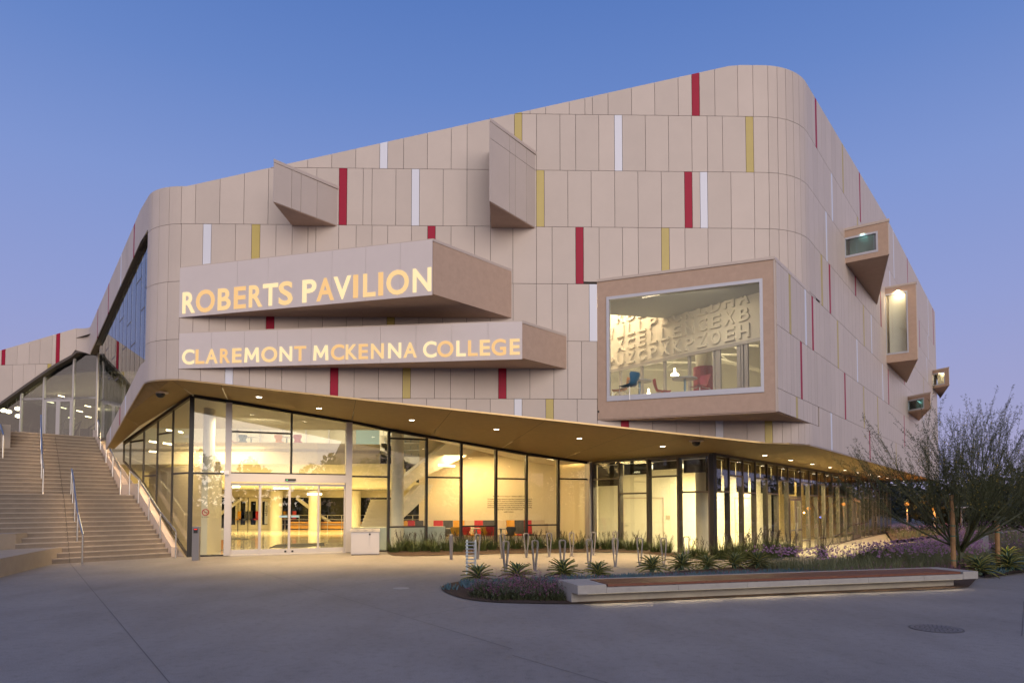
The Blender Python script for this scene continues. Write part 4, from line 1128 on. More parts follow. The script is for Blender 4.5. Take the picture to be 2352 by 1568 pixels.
# stair flights crossing the lobby
def slab_px(pts, Yd, thick, wdt, name, material):
    P = [on_wall(x, y, WA - nF * Yd, wdir) for x, y in pts]; m = MB()
    m.extrude([tuple(q) for q in P], (nF.x * wdt, nF.y * wdt, 0)); return m.obj(name, material, B)
c13 = lambda x, y: (792.4 + .22461 * x, 947.4 + .22461 * y)
slab_px([c13(1040, 310), c13(1370, 375), c13(700, 1000 - 290), c13(600, 800), c13(600, 660)], 1.0, .2, .9, 'stair_flight', M['white_wall'])
slab_px([c13(905, 735), c13(830, 860), c13(600, 1075), c13(600, 925), c13(760, 735)], 1.3, .2, .9, 'stair_flight', M['white_wall'])
m = MB()
for k in range(14): m.box((-6.2 + .16 * k * 0 + k * .17, 33.6 - .0 * k, 4.6 - .17 * k), (.2, 1.6, .17))
m.obj('stair_flight', M['c_gry'], B)
m = MB()
for k in range(12): m.box((-7.2 + k * .0, 35.4 + k * .3, .08 + .17 * k), (1.6, .3, .17))
m.obj('stair_flight', M['white_wall'], B)
# round columns just inside the glass
cm = MB(); 
for x, Yc, r_ in ((913, 27.0, .25), (478, 24.6, .2)):
    X = (x - CX) / F * Yc; cm.lathe((X, Yc, 0), [(r_, 0), (r_, 6)], 20)
cm.obj('column', M['white_wall'], B)
p = on_y(1615, 1180, 25.5); m = MB(); m.lathe((p.x, p.y, -.42), [(.27, 0), (.27, 4)], 20); m.obj('column', M['white_wall'], B)
m = MB(); pw = P0 + fd * .55 + nF * .6; m.wall((P0.x + .35, P0.y + .55), (P0.x - .2, P0.y + 3.0), .2, 0, 2.9); m.obj('vestibule_wall', M['cream_wall'], B)
m = MB(); m.wall((-17.5, 33), (-10.6, 27.5), -.15, 0, 2.9) if False else m.wall((-19, 36), (-12.6, 29.5), -.15, 0, 3.6); m.obj('lobby_side_wall', M['cream_wall'], B)
# trophy shelves on the landing
m = MB(); m.wall((-2.6, 38), (-7.4, 38), -.1, 4.4, 6.3); m.obj('trophy_wall', M['white_wall'], B)
tr_ = MB()
for z in (4.75, 5.15, 5.55): tr_.box((-5, 37.8, z), (4.6, .35, .03))
rg = random.Random(5)
for z in (4.45, 4.765, 5.165, 5.565):
    for k in range(12):
        x = -7.1 + k * .38 + rg.uniform(-.05, .05); h = rg.uniform(.1, .27); r_ = rg.uniform(.03, .07)
        tr_.lathe((x, 37.8, z), [(r_, 0), (r_ * .3, h * .3), (r_ * .3, h * .5), (r_ * 1.1, h)], 8, 1)
tr_.obj('trophy_shelf', [M['white_wall'], M['galv']], B)
m = MB(); m.box((-5, 37.6, 6.1), (4.6, .06, .05)); m.obj('shelf_light', M['strip'], B)
# side room behind the corner glass
A1 = Vector((4.3, 33.9)); D1 = Vector((.748, -.663)).normalized(); W2o = P2 + nr * 4.0
den = D1.x * rd.y - D1.y * rd.x; dv_ = W2o - A1; B1 = A1 + D1 * ((dv_.x * rd.y - dv_.y * rd.x) / den)
m = MB(); m.wall(A1, B1, .2, -.42, 3.6); m.wall((P1.x + .3, P1.y + .5), A1, .15, -.42, 3.6); m.obj('side_room_wall', M['white_wall'], B)
e2 = B1 + rd * 14
m = MB(); m.wall(B1, e2, .2, -.42, 3.6); m.obj('side_room_wall', M['white_wall'], B)
m = MB(); e3 = e2 + rd * 26; m.wall(e2 + rd * .02 - nr * .5, e3 - nr * .5, .2, -.42, 3.6); m.obj('side_room_wall', mat('ochre_interior_paint', (.55, .42, .20), .8), B)
m = MB(); m.prism([tuple(P1 + Vector((.1, .2))), tuple(P2 + Vector((-.05, .3))), tuple(P2 + rd * 44 + nr * .2), tuple(P2 + rd * 44 + nr * 7), (4, 35)], 3.36, 3.40); m.obj('side_room_ceiling', M['ceil'], B)
def px_door(x0, x1, y1, y0, p_, d_, name='interior_door', par=B):
    a, b = on_wall(x0, y1, p_, d_), on_wall(x1, y1, p_, d_); q = -Vector((-d_.y, d_.x)) * .03
    m = MB(); zt_ = a.z
    a2, b2 = a.xy, b.xy
    for u, v, z0, z1 in ((a2, a2 + d_ * .06, -.42, zt_), (b2 - d_ * .06, b2, -.42, zt_), (a2 + d_ * .06, b2 - d_ * .06, zt_ - .06, zt_)): m.wall(u + q, v + q, .03, z0, z1)
    o = m.obj(name, M['trim'], B)
    h = MB(); c_ = a2 + d_ * .22 + q * 2; h.box((c_.x, c_.y, .75), (.12, .05, .05), (d_.x, d_.y)); h.obj('handle', M['steel'], o)
px_door(1431, 1525, 1142, 0, A1, D1); px_door(1703, 1737, 1141, 0, B1, rd); px_door(1687, 1702, 1141, 0, B1, rd)
m = MB(); c_ = on_wall(1535, 1187, A1, D1).xy - Vector((-D1.y, D1.x)) * .02; m.box((c_.x, c_.y, on_wall(1535, 1187, A1, D1).z), (.2, .02, .16), (D1.x, D1.y)); m.obj('door_plaque', M['c_bge'], B)
m = MB(); pts = []
for k in range(28):
    g = 2 * math.pi * k / 28; pts.append((6.7 + 1.9 * math.cos(g) * .77 + .9 * math.sin(g) * .63, 28.0 - 1.9 * math.cos(g) * .63 + .9 * math.sin(g) * .77))
m.prism(pts, 3.28, 3.34); m.obj('cove_light', emit('lit_cove', (1, .86, .58), 2.4), B)

# lit luminaires: strips hung behind the entrance glass
def strip_px(x0, y0, x1, y1, off, w_=.12):
    a = on_wall(x0, y0, P0 + nF * off, fd); b = on_wall(x1, y1, P0 + nF * off, fd)
    m = MB(); m.tube([a, b], .045, 6); return m.obj('strip_light', M['strip'], B)
c86 = lambda x, y: (493.8 + .1709 * x, 895.8 + .1709 * y)
for (a, b), (c_, d_) in (((236, 160), (650, 236)), ((1532, 396), (1762, 436)), ((1836, 450), (1972, 475))): strip_px(*c86(a, b), *c86(c_, d_), .5)
for (a, b), (c_, d_) in (((920, 264), (1178, 304)), ((1872, 430), (2134, 472))): strip_px(*c13(a, b), *c13(c_, d_), .5)
strip_px(*c13(957, 535), *c13(1122, 545), 2.0)
m = MB(); a, b = on_y(533, 1056, 34.5), on_y(621, 1061, 34.3); m.tube([a, b], .05, 6); m.obj('strip_light', M['strip'], B)
a, b = on_y(737, 1068, 36), on_y(777, 1071, 36); m = MB(); m.tube([a, b], .05, 6); m.obj('strip_light', M['strip'], B)
for x0, x1, y, z in ((528, 551, 1117, 2.80), (629, 665, 1120, 2.8), (706, 739, 1134, 2.62)):
    a, b = on_z(x0, y, z), on_z(x1, y, z)
    if a.y > yb: a, b = on_y(x0, y, yb - 2), on_y(x1, y, yb - 2)
    m = MB(); m.tube([a, b], .07, 6); m.obj('strip_light', M['strip'], B)
for x0, x1 in ((474, 486), (492, 512)):
    a, b = on_y(x0, 1082, 31), on_y(x1, 1083, 31); m = MB(); m.tube([a, b], .035, 6); m.obj('strip_light', M['strip'], B)
# strips seen through the glass beside the stairs
c40 = lambda x, y: ((400 + .4848 * x) * .5742, (1500 + .4848 * y) * .5742)
for x0, y0, x1, y1 in ((408, 545, 465, 553), (522, 560, 590, 570), (408, 628, 463, 632), (548, 452, 592, 458), (648, 465, 682, 473)):
    a, b = on_y(*c40(x0, y0), 29), on_y(*c40(x1, y1), 29); m = MB(); m.tube([a, b], .04, 6); m.obj('strip_light', M['strip'], B)
area_lamp('lobby_lamp_and_fill', (-8.5, 26.8, 5.0), 5, 2, 620, (-8.5, 27.2, 0), (1, .68, .28))
area_lamp('lobby_lamp_and_fill', (-9.6, 25.0, 4.9), 1.6, .8, 170, (-9.8, 25.8, 0), (1, .80, .50))  # added fill, brightens the corner column and vestibule wall
area_lamp('lobby_lamp_and_fill', (-14, 31.5, 4.6), 4, 2, 420, (-14, 31.5, 0), (1, .68, .28))
area_lamp('lobby_lamp_and_fill', (-.5, 29.8, 3.9), 5, 1.2, 620, (-.5, 30, 0), (1, .64, .25))
area_lamp('lobby_lamp_and_fill', (-13, 41.5, 2.7), 12, 5, 2300, (-13, 41.5, 0), (1, .70, .26))
area_lamp('lobby_lamp_and_fill', (-12, 36, .3), 10, 4, 170, (-12, 36, 5), (1, .70, .26))
area_lamp('upper_lamp', (-13, 38, 8.0), 12, 6, 1500, (-13, 38, 0), (1, .84, .58))
area_lamp('side_room_lamp', (6.8, 28.2, 3.2), 3, 2, 290, (6.8, 28.2, 0), (1, .80, .44))
for s_ in (5, 10, 15):
    q = P2 + rd * s_ + nr * 2.2; area_lamp('side_room_lamp', (q.x, q.y, 3.2), 2, 3, 440 if s_ < 8 else 800, (q.x, q.y, 0), (1, .80, .38))
q = P2 + rd * 24 + nr * 2.4; area_lamp('side_room_lamp', (q.x, q.y, 3.2), 2, 3, 120, (q.x, q.y, 0), (1, .75, .34))
# wing interior
m = MB(); m.prism([tuple(W1 + wq), tuple(W0 + wq), (-34, 44), (-22, 46)], zland - .2, zland - .02); m.wall((-16, 45), (-36, 43), -.2, zland, 9.5); m.obj('wing_floor', M['ceil'], B)
m = MB(); m.add([(W1.x, W1.y + .4, 8.0), (W0.x, W0.y + .4, 7.2), (-36, 43, 7.6), (-18, 45, 8.6)], [(0, 1, 2, 3)]); m.obj('wing_ceiling', mat('wing_dark_ceiling', (.20, .18, .16), .8), B)
area_lamp('wing_lamp', (-23, 37, 7.0), 4, 3, 150, (-23, 37, 0), (1, .74, .42))
m = MB()
for x, y in ((20, 945), (41, 938), (42, 955), (8, 942)):
    p = on_y(x, y, 34.5); m.lathe((p.x, p.y, p.z), [(.02, -.1), (.13, -.05), (.13, .05), (.02, .1)], 10)
m.obj('wing_floodlight', M['lamp'], B)
m = MB(); rg = random.Random(2)
for k in range(12):
    p = on_y(rg.uniform(45, 210), rg.uniform(900, 960), 38); m.box(p, (.05, .5, .05))
m.obj('wing_strip_light', M['strip'], B)
m = MB()
for k in range(5):
    p = on_y(50 + 38 * k, 985, 35); m.box((p.x, p.y, zland + .5), (.5, .5, 1.0)); m.tube([(p.x, p.y, zland + 1), (p.x + .5, p.y, zland + 1.4), (p.x + .2, p.y, zland + .6)], .05, 6)
m.obj('exercise_machine', M['black'], B)

# ------------------------------------------------------------------ ground
G2 = P2 - nr * 0
def gh(x, y):
    """height of the ground: level plaza, sinking towards the doors on the right"""
    v = Vector((x, y)) - P2; s = v.dot(rd); q = -v.dot(nr)
    def sm(t): t = max(0, min(1, t)); return t * t * (3 - 2 * t)
    if q < 0: q = 0
    return -.45 * sm((s - 2.0) / 2.6) * sm((5.5 - q) / 3.2) * 1.0
m = MB(); xs_ = sorted(set([-600, -200, -90, -60] + list(range(-40, 0, 5)) + [x * .5 for x in range(0, 80)] + [45, 50, 60, 80, 130, 250, 600]))
ys_ = sorted(set([-600, -200, -60, -20, 0, 5, 10, 14] + [15 + .5 * k for k in range(0, 90)] + [64, 70, 80, 100, 150, 300, 600, 900]))
V = [(x, y, gh(x, y)) for y in ys_ for x in xs_]; nx = len(xs_)
m.add(V, [(j * nx + i, j * nx + i + 1, (j + 1) * nx + i + 1, (j + 1) * nx + i) for j in range(len(ys_) - 1) for i in range(nx - 1)])
ground = m.obj('plaza', M['conc'], None, True, kind='structure')
# joints sawn into the slab
m = MB()
def joint(x0, y0, x1, y1, wd_=.009):
    a, b = on_z(x0, y0, 0), on_z(x1, y1, 0); d = (b - a).normalized(); n = Vector((-d.y, d.x, 0)) * wd_ / 2; up = Vector((0, 0, .003)); k = 10
    m.add([a + n + up, a - n + up, b - n + up, b + n + up], [(0, 1, 2, 3)])
T = 2048 / 2352 * .5742; ty = 2200 * .5742
j7 = lambda x0, y0, x1, y1: joint(x0 * T, ty + y0 * T, x1 * T, ty + y1 * T)
j7(322, 60, 780, 610); j7(0, 340, 1455, 181); j7(1455, 181, 2060, 100); j7(1130, 80, 1455, 181); j7(1455, 181, 2352, 452); j7(1890, 308, 2200, 250)
joint(1176, 1370 + 196 - 62, 1480, 1592); joint(2347, 1460, 2352, 1380)
m.obj('paving_joint', M['joint'], ground)

# ------------------------------------------------------------------ stairs
q0 = Vector((-11.4, 22.9)); e_dir = Vector(az(39)); cdir = Vector((-.776, .63))     # nose direction / climbing direction
NR1, NR2, RI = 14, 17, .15
qland = q0 + ld * 3.25
stairs = thing('staircase', 'wide concrete outdoor stairs climbing to the upper glass entrance beside the lobby', 'stairs', (q0.x, q0.y, 0), world=True)
nose = []
for k in range(NR1): nose.append(q0 + (qland - q0) * (k / (NR1 - 1)))
qu0 = Vector((-15.0, 26.15)); qu1 = Vector((-17.95, 29.3))
for k in range(NR2): nose.append(qu0 + (qu1 - qu0) * (k / (NR2 - 1)))
Llen = 16
left_cut = {}
for k, p in enumerate(nose):
    z1 = RI * (k + 1); nxt = nose[k + 1] if k + 1 < len(nose) else p + Vector(az(-51)) * 5
    b_ = nxt + (nxt - p).normalized() * .06
    Lk = Llen
    pl = p - e_dir * Lk; bl = b_ - e_dir * Lk
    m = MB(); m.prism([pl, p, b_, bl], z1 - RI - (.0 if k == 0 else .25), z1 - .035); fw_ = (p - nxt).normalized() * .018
    m.prism([pl + fw_, p + fw_, b_, bl], z1 - .0345, z1, 1); m.obj('step', [M['riser_shaded'], M['conc_step']], stairs)
    # rounded dark line under each nosing
ztopst = RI * (NR1 + NR2)
# solid under the stairs and the cheek wall along the glass
m = MB(); n_ = Vector((.64, .77))
pts = [(q0, .0, .33), (qland, RI * NR1 - .1, RI * NR1 + .42), (qu0 + (qland - qu0) * .15, RI * NR1 - .1, RI * NR1 + .42), (qu1 + (qu1 - qu0).normalized() * .5, ztopst - .2, ztopst + .35)]
for (a, za0, za1), (b, zb0, zb1) in zip(pts, pts[1:]):
    o_ = Vector((.22, .17)); w_ = Vector((.16, .12)); 
    m.hexa([(a.x + .01, a.y + .01, -.1), (b.x + .01, b.y + .01, -.1), (b.x + w_.x, b.y + w_.y, -.1), (a.x + w_.x, a.y + w_.y, -.1), (a.x + .01, a.y + .01, za1), (b.x + .01, b.y + .01, zb1), (b.x + w_.x, b.y + w_.y, zb1), (a.x + w_.x, a.y + w_.y, za1)])
m.obj('cheek_wall', mat('pale_cheek_plaster', (.50, .42, .36), .75, var=.05, vscale=3), stairs)
m = MB(); pA = q0 + Vector((.17, .13)); pB = qu1 + Vector((.17, .13))
m.hexa([(pA.x, pA.y, -.1), (pB.x, pB.y, -.1), (PS.x - .1, PS.y, -.1), (P0.x - .15, P0.y, -.1), (pA.x, pA.y, .05), (pB.x, pB.y, ztopst - .9), (PS.x - .1, PS.y, 3.9), (P0.x - .15, P0.y, .02)]); m.obj('sloped_kerb', M['conc_step'], stairs)
# big seat steps on the left
def nose_at(k, x):
    p = nose[k]; r = ray(x, 1200); kk = r.x / r.y; t = (kk * p.y - p.x) / (kk * e_dir.y - e_dir.x); return p - e_dir * t
d2_ = Vector((-.75, -.66))
a3, a1 = nose_at(2, 143.6), nose_at(0, 122); sBk = on_z(24, 1319, 0).xy; dS = (sBk - a1).normalized()
m = MB(); m.prism([a3 + (a3 - a1) * .3, a1 - (a3 - a1).normalized() * .02, a1 + dS * 12, a1 + dS * 12 + Vector((-14, 0)), a3 - e_dir * 15], -.05, .453); m.obj('seat_step', M['conc_step'], stairs)
a6, a4 = nose_at(5, 64), nose_at(3, 37); b4 = on_z(0, 1262, .453).xy; d4 = (b4 - a4).normalized()
m = MB(); m.prism([a6 + (a6 - a4) * .3, a4, a4 + d4 * 6, a4 + d4 * 6 + Vector((-12, 0)), a6 - e_dir * 15], .3, .903); m.obj('seat_step', M['conc_step'], stairs)
m = MB(); p3 = on_z(24, 1010, 4.2).xy; m.prism([p3, p3 + d2_ * 6, p3 + d2_ * 6 + Vector((-8, 3)), p3 + Vector((-8, 9)), p3 + Vector((-1, 1.0))], 3.2, 4.78); m.obj('seat_step', M['conc_step'], stairs)

def stair_z(p):
    for k in range(len(nose) - 1):
        pass
    return 0
def handrail(label, base_pts, h, name='handrail', ext0=True, lit=20, lit_to=(1, -.3)):
    """base_pts: feet of the posts, low end first"""
    t = thing(name, label, 'handrail', base_pts[0], group='steel stair handrails', world=True)
    m = MB(); top = [Vector(p) + Vector((0, 0, h)) for p in base_pts]
    m.tube(top, .028, 10); m.obj('rail', M['steel'], t)
    for p, q in zip(base_pts, top):
        m = MB(); m.tube([Vector(p) - Vector((0, 0, .02)), q - Vector((0, 0, .02))], .024, 10); m.obj('post', M['steel'], t)
    if lit:
        for a, b in zip(top, top[1:]):
            if (b - a).length > .9: strip_lamp('rail_lamp', a - Vector((0, 0, .035)), b - Vector((0, 0, .035)), .03, lit * (b - a).length / 3, (0.15, -.15, -1), (1, .66, .36))
    return t
def foot(x, yb_, z): return on_z(x, yb_, z)
kx = lambda x, y: (x * .4465 * .5742, (1600 + .4465 * y) * .5742)
def step_pt(k, along):          # point on tread k, `along` metres left of the right end
    p = nose[k] + (nose[k + 1] - nose[k]).normalized() * .12 - e_dir * along; return Vector((p.x, p.y, RI * (k + 1)))
def along_for(k, x):            # how far left of the cheek the image column x is on tread k
    p = step_pt(k, 0); r = ray(x, 1158); k_ = r.x / r.y
    return (k_ * p.y - p.x) / (k_ * e_dir.y - e_dir.x)
base = lambda k, x: step_pt(k, along_for(k, x))
ej = MB()
for k in range(len(nose) - 1):
    xk = 160 - 40 * k / 30; al_ = along_for(k, xk); p = nose[k] - e_dir * al_; f_ = (nose[k] - (nose[k + 1] if k + 1 < len(nose) else nose[k] + Vector((-.2, .2)))).normalized()
    c_ = p + f_ * .02; ej.box((c_.x, c_.y, RI * (k + .5)), (.012, .006, RI - .004), (e_dir.x, e_dir.y)); c_ = p - f_ * .11; ej.box((c_.x, c_.y, RI * (k + 1) + .001), (.012, .24, .004), (e_dir.x, e_dir.y))
ej.obj('expansion_joint', M['joint'], stairs, kind='stuff')
h1 = [on_z(*kx(1573, 1415), 0)] + [base(k, x * .4465 * .5742) for k, x in ((3, 1440), (7, 1336), (11, 1238), (13, 1157))]
handrail('steel handrail running up beside the lobby glass to the stair landing', h1, .87, lit=16)
h1b = [base(k, x * .4465 * .5742) for k, x in ((13, 1075), (18, 1003), (22, 941), (26, 888), (29, 858))]
handrail('steel handrail on the upper flight next to the pale cheek wall', h1b, .87, lit=16)
h2 = [on_z(*kx(735, 1468), 0)] + [base(k, x * .4465 * .5742) for k, x in ((3, 700), (7, 673), (11, 651), (13, 634))]
handrail('free-standing steel handrail in the middle of the lower flight', h2, .87, lit=16)
h3 = [base(k, x * .4465 * .5742) for k, x in ((13, 381), (17, 364), (21, 357), (25, 350), (29, 346))]
handrail('steel handrail in the middle of the upper flight ending below the glass doors', h3, .87, lit=16)
h4 = [base(22, 3), base(25, -6)]
handrail('short steel handrail end at the far side of the upper stairs', h4, .87, lit=0)

# ------------------------------------------------------------------ planting beds
def bed_poly(px, z=0): return [on_z(x, y, z).xy for x, y in px]
def smooth_poly(P, n=3):
    for _ in range(n):
        Q = []
        for i in range(len(P)):
            a, b = P[i], P[(i + 1) % len(P)]; Q += [a * .75 + b * .25, a * .25 + b * .75]
        P = Q
    return P
def inside(p, poly):
    c = False; j = len(poly) - 1
    for i in range(len(poly)):
        a, b = poly[i], poly[j]
        if (a.y > p[1]) != (b.y > p[1]) and p[0] < (b.x - a.x) * (p[1] - a.y) / (b.y - a.y) + a.x: c = not c
        j = i
    return c
K17 = lambda x, y: (976.1 + .3335 * x, 1091 + .3335 * y)
tip = [K17(*p) for p in ((1160, 890), (640, 884), (400, 873), (250, 850), (150, 815), (104, 782), (130, 758), (205, 738), (340, 725), (520, 712), (800, 704), (1100, 697), (1400, 690), (1650, 672))]
bench_back = [Vector((1.2, 12.99)), Vector((9.8, 15.05))]
front_bed = bed_poly(tip) + [Vector((7.0, 19.7)), Vector((8.8, 19.3)), Vector((11.5, 21.6)), Vector((14.6, 24.6)), Vector((18.0, 28.6)), Vector((22.3, 34.6)), Vector((24.5, 38.5)), Vector((26, 38)), Vector((16.5, 24)), Vector((14, 19.5)), Vector((11.3, 16.6)), Vector((9.9, 14.8)), Vector((9.4, 14.2)), Vector((5.2, 13.3))]
front_bed_s = smooth_poly(front_bed, 2)
back_bed = bed_poly([(888, 1266), (893, 1273), (910, 1276.5), (958, 1277), (1085, 1273), (1201, 1271), (1351, 1268), (1430, 1268.5), (1480, 1271), (1525, 1276)]) + [Vector((6.2, 21.6)), Vector((8.0, 22.2)), Vector((9.6, 23.3)), Vector((9.5, 25.9)), P2 - nr * .15 + rd * 1.5, P2 - nr * .15, P1 + Vector((.1, -.1)), P1 + Vector((-.3, -.25)), P0 + fd * (uF(893) + .1) - nF * .1]
right_bed = [Vector((11.2, 16.2)), Vector((14.2, 18.2)), Vector((30, 24)), Vector((40, 30)), Vector((40, 50)), Vector((27, 40)), Vector((17.5, 24.8)), Vector((13.5, 20))]
far_bed = [Vector((21.3, 38.4)), Vector((27, 40)), Vector((40, 52)), Vector((34, 60)), Vector((30, 55))]
def bank(x, y):
    """soil height: gentle mounds in the beds on the right"""
    z = gh(x, y); v = Vector((x, y))
    def g(cx, cy, r, h): return h * math.exp(-(((x - cx) / r) ** 2 + ((y - cy) / r) ** 2))
    return max(z, z * .6) + g(13, 20, 4.0, .08) + g(18, 26, 5, .08)
def soil(poly, name):
    x0, x1 = min(p.x for p in poly), max(p.x for p in poly); y0, y1 = min(p.y for p in poly), max(p.y for p in poly)
    bm = bmesh.new(); f = bm.faces.new([bm.verts.new((p.x, p.y, 0)) for p in poly])
    bmesh.ops.triangulate(bm, faces=[f])
    for _ in range(7):
        lg = [e for e in bm.edges if e.calc_length() > .9]
        if not lg: break
        bmesh.ops.subdivide_edges(bm, edges=lg, cuts=1, use_grid_fill=False); bmesh.ops.triangulate(bm, faces=[f for f in bm.faces if len(f.verts) > 3])
    for v in bm.verts: v.co.z = bank(v.co.x, v.co.y) + .018
    bmesh.ops.recalc_face_normals(bm, faces=bm.faces)
    for f in bm.faces:
        if f.normal.z < 0: f.normal_flip()
    me = bpy.data.meshes.new(name); bm.to_mesh(me); bm.free(); me.materials.append(M['mulch']); return link(name, me, None, kind='structure')
soil(front_bed_s, 'soil'); soil(smooth_poly(back_bed, 1), 'soil'); soil(right_bed, 'soil'); soil(far_bed, 'soil')

def leafmat(name, c, c2, rough=.55, trans=.25):
    m = mat(name, c, rough, var=.3, vscale=4, rnd=.12, col2=c2); p = m.node_tree.nodes['Principled BSDF']; return m
M['strap'] = leafmat('strappy_green_leaf', (.045, .075, .022), (.085, .11, .03))
M['agave'] = leafmat('agave_leaf', (.04, .085, .055), (.075, .13, .075))
M['agave_edge'] = leafmat('agave_leaf_margin', (.30, .28, .08), (.22, .22, .06))
M['salvia'] = leafmat('salvia_foliage', (.045, .06, .03), (.07, .08, .04))
M['salvia_fl'] = leafmat('magenta_flower', (.27, .07, .19), (.20, .055, .15))
M['senecio'] = leafmat('blue_succulent_leaf', (.05, .11, .135), (.085, .16, .19))
M['garlic'] = leafmat('grey_green_blade', (.10, .12, .055), (.13, .14, .07))
M['garlic_fl'] = leafmat('lilac_flower', (.46, .27, .47), (.36, .20, .38))
M['dark_leaf'] = leafmat('dark_tree_foliage', (.012, .018, .007), (.022, .028, .010))
M['palo'] = leafmat('palo_verde_bark', (.04, .052, .018), (.055, .06, .022))
M['palo_leaf'] = leafmat('palo_verde_leaflet', (.036, .046, .013), (.058, .066, .02))
M['palo_fl'] = leafmat('yellow_blossom', (.45, .33, .03), (.38, .28, .03))
M['bark'] = mat('bark', (.05, .035, .025), .9, var=.3, vscale=10)
M['yucca_fl'] = mat('red_yucca_flower', (.25, .04, .03), .6)

def blade(m, p, az_, tilt, L, w_, bend, n=4, mi=0, fold=0):
    d = Vector((math.sin(az_), math.cos(az_), 0)); s = Vector((d.y, -d.x, 0)); q = Vector(p); a = tilt; prev = None; b0 = len(m.v)
    for i in range(n + 1):
        f = i / n; ww = w_ * (1 - f ** 2.2) * .5
        m.v.append(tuple(q - s * ww)); m.v.append(tuple(q + s * ww))
        q = q + (d * math.sin(a) + Vector((0, 0, 1)) * math.cos(a)) * (L / n); a += bend / n
    for i in range(n): m.f.append([b0 + 2 * i, b0 + 2 * i + 1, b0 + 2 * i + 3, b0 + 2 * i + 2]); m.m.append(mi)
# strappy clumps along the glass: three shapes, each clump a plant of its own
def clump(seed, n=190, h=.49):
    r = random.Random(seed); m = MB()
    for i in range(n):
        g = r.uniform(0, 6.283); rad = .2 * r.random() ** .5
        blade(m, (rad * math.cos(g), rad * math.sin(g), -.03), r.gauss(math.pi / 2 - g, .7), r.uniform(.05, .55), h * r.uniform(.7, 1.35), .017, r.uniform(.1, 1.5), 5)
    for i in range(9):
        g = r.uniform(0, 6.283); b0 = len(m.v); x, y = .1 * math.cos(g), .1 * math.sin(g); hh = h * r.uniform(1.1, 1.55)
        m.tube([(x, y, 0), (x * 1.8, y * 1.8, hh * .6), (x * 2.8, y * 2.8, hh)], .005, 4, 1)
        for k in range(4): m.lathe((x * 2.8 + r.uniform(-.03, .03), y * 2.8 + r.uniform(-.03, .03), hh - .05 * k), [(.003, 0), (.012, .015), (.003, .03)], 5, 1)
    return m.mesh('strappy_plant', [M['strap'], M['bark']])
def ORD(n): return str(n) + ('th' if 10 < n % 100 < 14 else {1: 'st', 2: 'nd', 3: 'rd'}.get(n % 10, 'th'))
clm = [clump(s) for s in (11, 12, 13, 14)]
rg = random.Random(21)
cpos = []
front_line = [(905, 1268), (925, 1265), (950, 1267), (978, 1265), (1000, 1267), (1028, 1264), (1050, 1266), (1075, 1262), (1105, 1264), (1130, 1262), (1160, 1263), (1185, 1260), (1215, 1262), (1240, 1259), (1270, 1260), (1300, 1258), (1330, 1260), (1365, 1260), (1395, 1261), (1425, 1260), (1450, 1263), (1480, 1263), (1505, 1268), (1530, 1270)]
for i, (x, y) in enumerate(front_line):
    p = on_z(x, y, 0); cpos.append((p.x, p.y, rg.uniform(.85, 1.05)))
for i, (x, y) in enumerate([(940, 1261), (990, 1259), (1060, 1257), (1120, 1255), (1170, 1254), (1230, 1253), (1290, 1251), (1345, 1250), (1410, 1252), (1470, 1254), (1520, 1258)]):
    p = on_z(x, y, 0); cpos.append((p.x, p.y, rg.uniform(.8, 1.0)))
for x, y, s in ((5.75, 22.3, .95), (6.1, 22.0, 1.0), (6.7, 22.0, 1.1), (7.1, 21.6, 1.15), (7.7, 22.2, 1.15), (7.5, 22.6, 1.25), (8.2, 23.2, 1.2), (8.6, 22.6, 1.25), (8.9, 23.6, 1.2), (9.3, 23.0, 1.1), (9.2, 24.4, 1.0), (9.9, 24.6, .9)): cpos.append((x, y, s))
LAB = ['left of the first bike hoop', 'among the clumps under the entrance glass', 'at the corner glass', 'beside the curb wall']
for i, (x, y, s) in enumerate(cpos):
    o = link('strappy_plant', clm[i % 4]); o.location = (x, y, bank(x, y) + .01); o.rotation_euler = (0, 0, rg.uniform(0, 6.28)); o.scale = (s, s, s * rg.uniform(.9, 1.1))
    nf, nb2 = len(front_line), 11
    if i < nf: lb = f'dark strappy plant in the front row of the mulch strip, {ORD(i + 1)} from the recycling cabinet'
    elif i < nf + nb2: lb = f'dark strappy plant right against the glass, {ORD(i - nf + 1)} from the recycling cabinet'
    else: lb = f'tall strappy plant around the glass corner, {ORD(i - nf - nb2 + 1)} towards the curb wall'
    tag(o, lb, 'plant', 'strappy plants along the glass')

# agaves: every leaf a part
def agave_leaf():
    m = MB(); n = 5; L = .40; P = []
    for i in range(n + 1):
        f = i / n; ww = .030 * (1 + .9 * f) * (1 - f ** 3) + .001; z = .02 * math.sin(f * 3) - .16 * f * f * L / .4; y = L * f
        P.append([(-ww, y, z + .012), (-ww * .72, y, z), (0, y, z - .014), (ww * .72, y, z), (ww, y, z + .012)])
    b = 0
    for r_ in P: m.v.extend(r_)
    for i in range(n):
        for j in range(4): m.f.append([i * 5 + j, i * 5 + j + 1, (i + 1) * 5 + j + 1, (i + 1) * 5 + j]); m.m.append(1 if j in (0, 3) else 0)
    return m.mesh('agave_leaf', [M['agave'], M['agave_edge']], True)
al = agave_leaf()
def make_agave(seed):
    r = random.Random(seed); t = thing('agave', '', 'agave plant')
    m = MB(); m.lathe((0, 0, 0), [(.06, 0), (.05, .12), (.01, .16)], 8); m.obj('core', M['agave'], t)
    N = 46
    for i in range(N):
        f = i / N; o = link('leaf', al, t); el = R(4 + 78 * f + r.uniform(-5, 5)); o.location = (0, 0, .05 + .10 * f)
        o.rotation_euler = (el, 0, i * 2.39996 + r.uniform(-.15, .15)); s = (1.05 - .25 * f) * r.uniform(.9, 1.1); o.scale = (s, s, s)
    return t
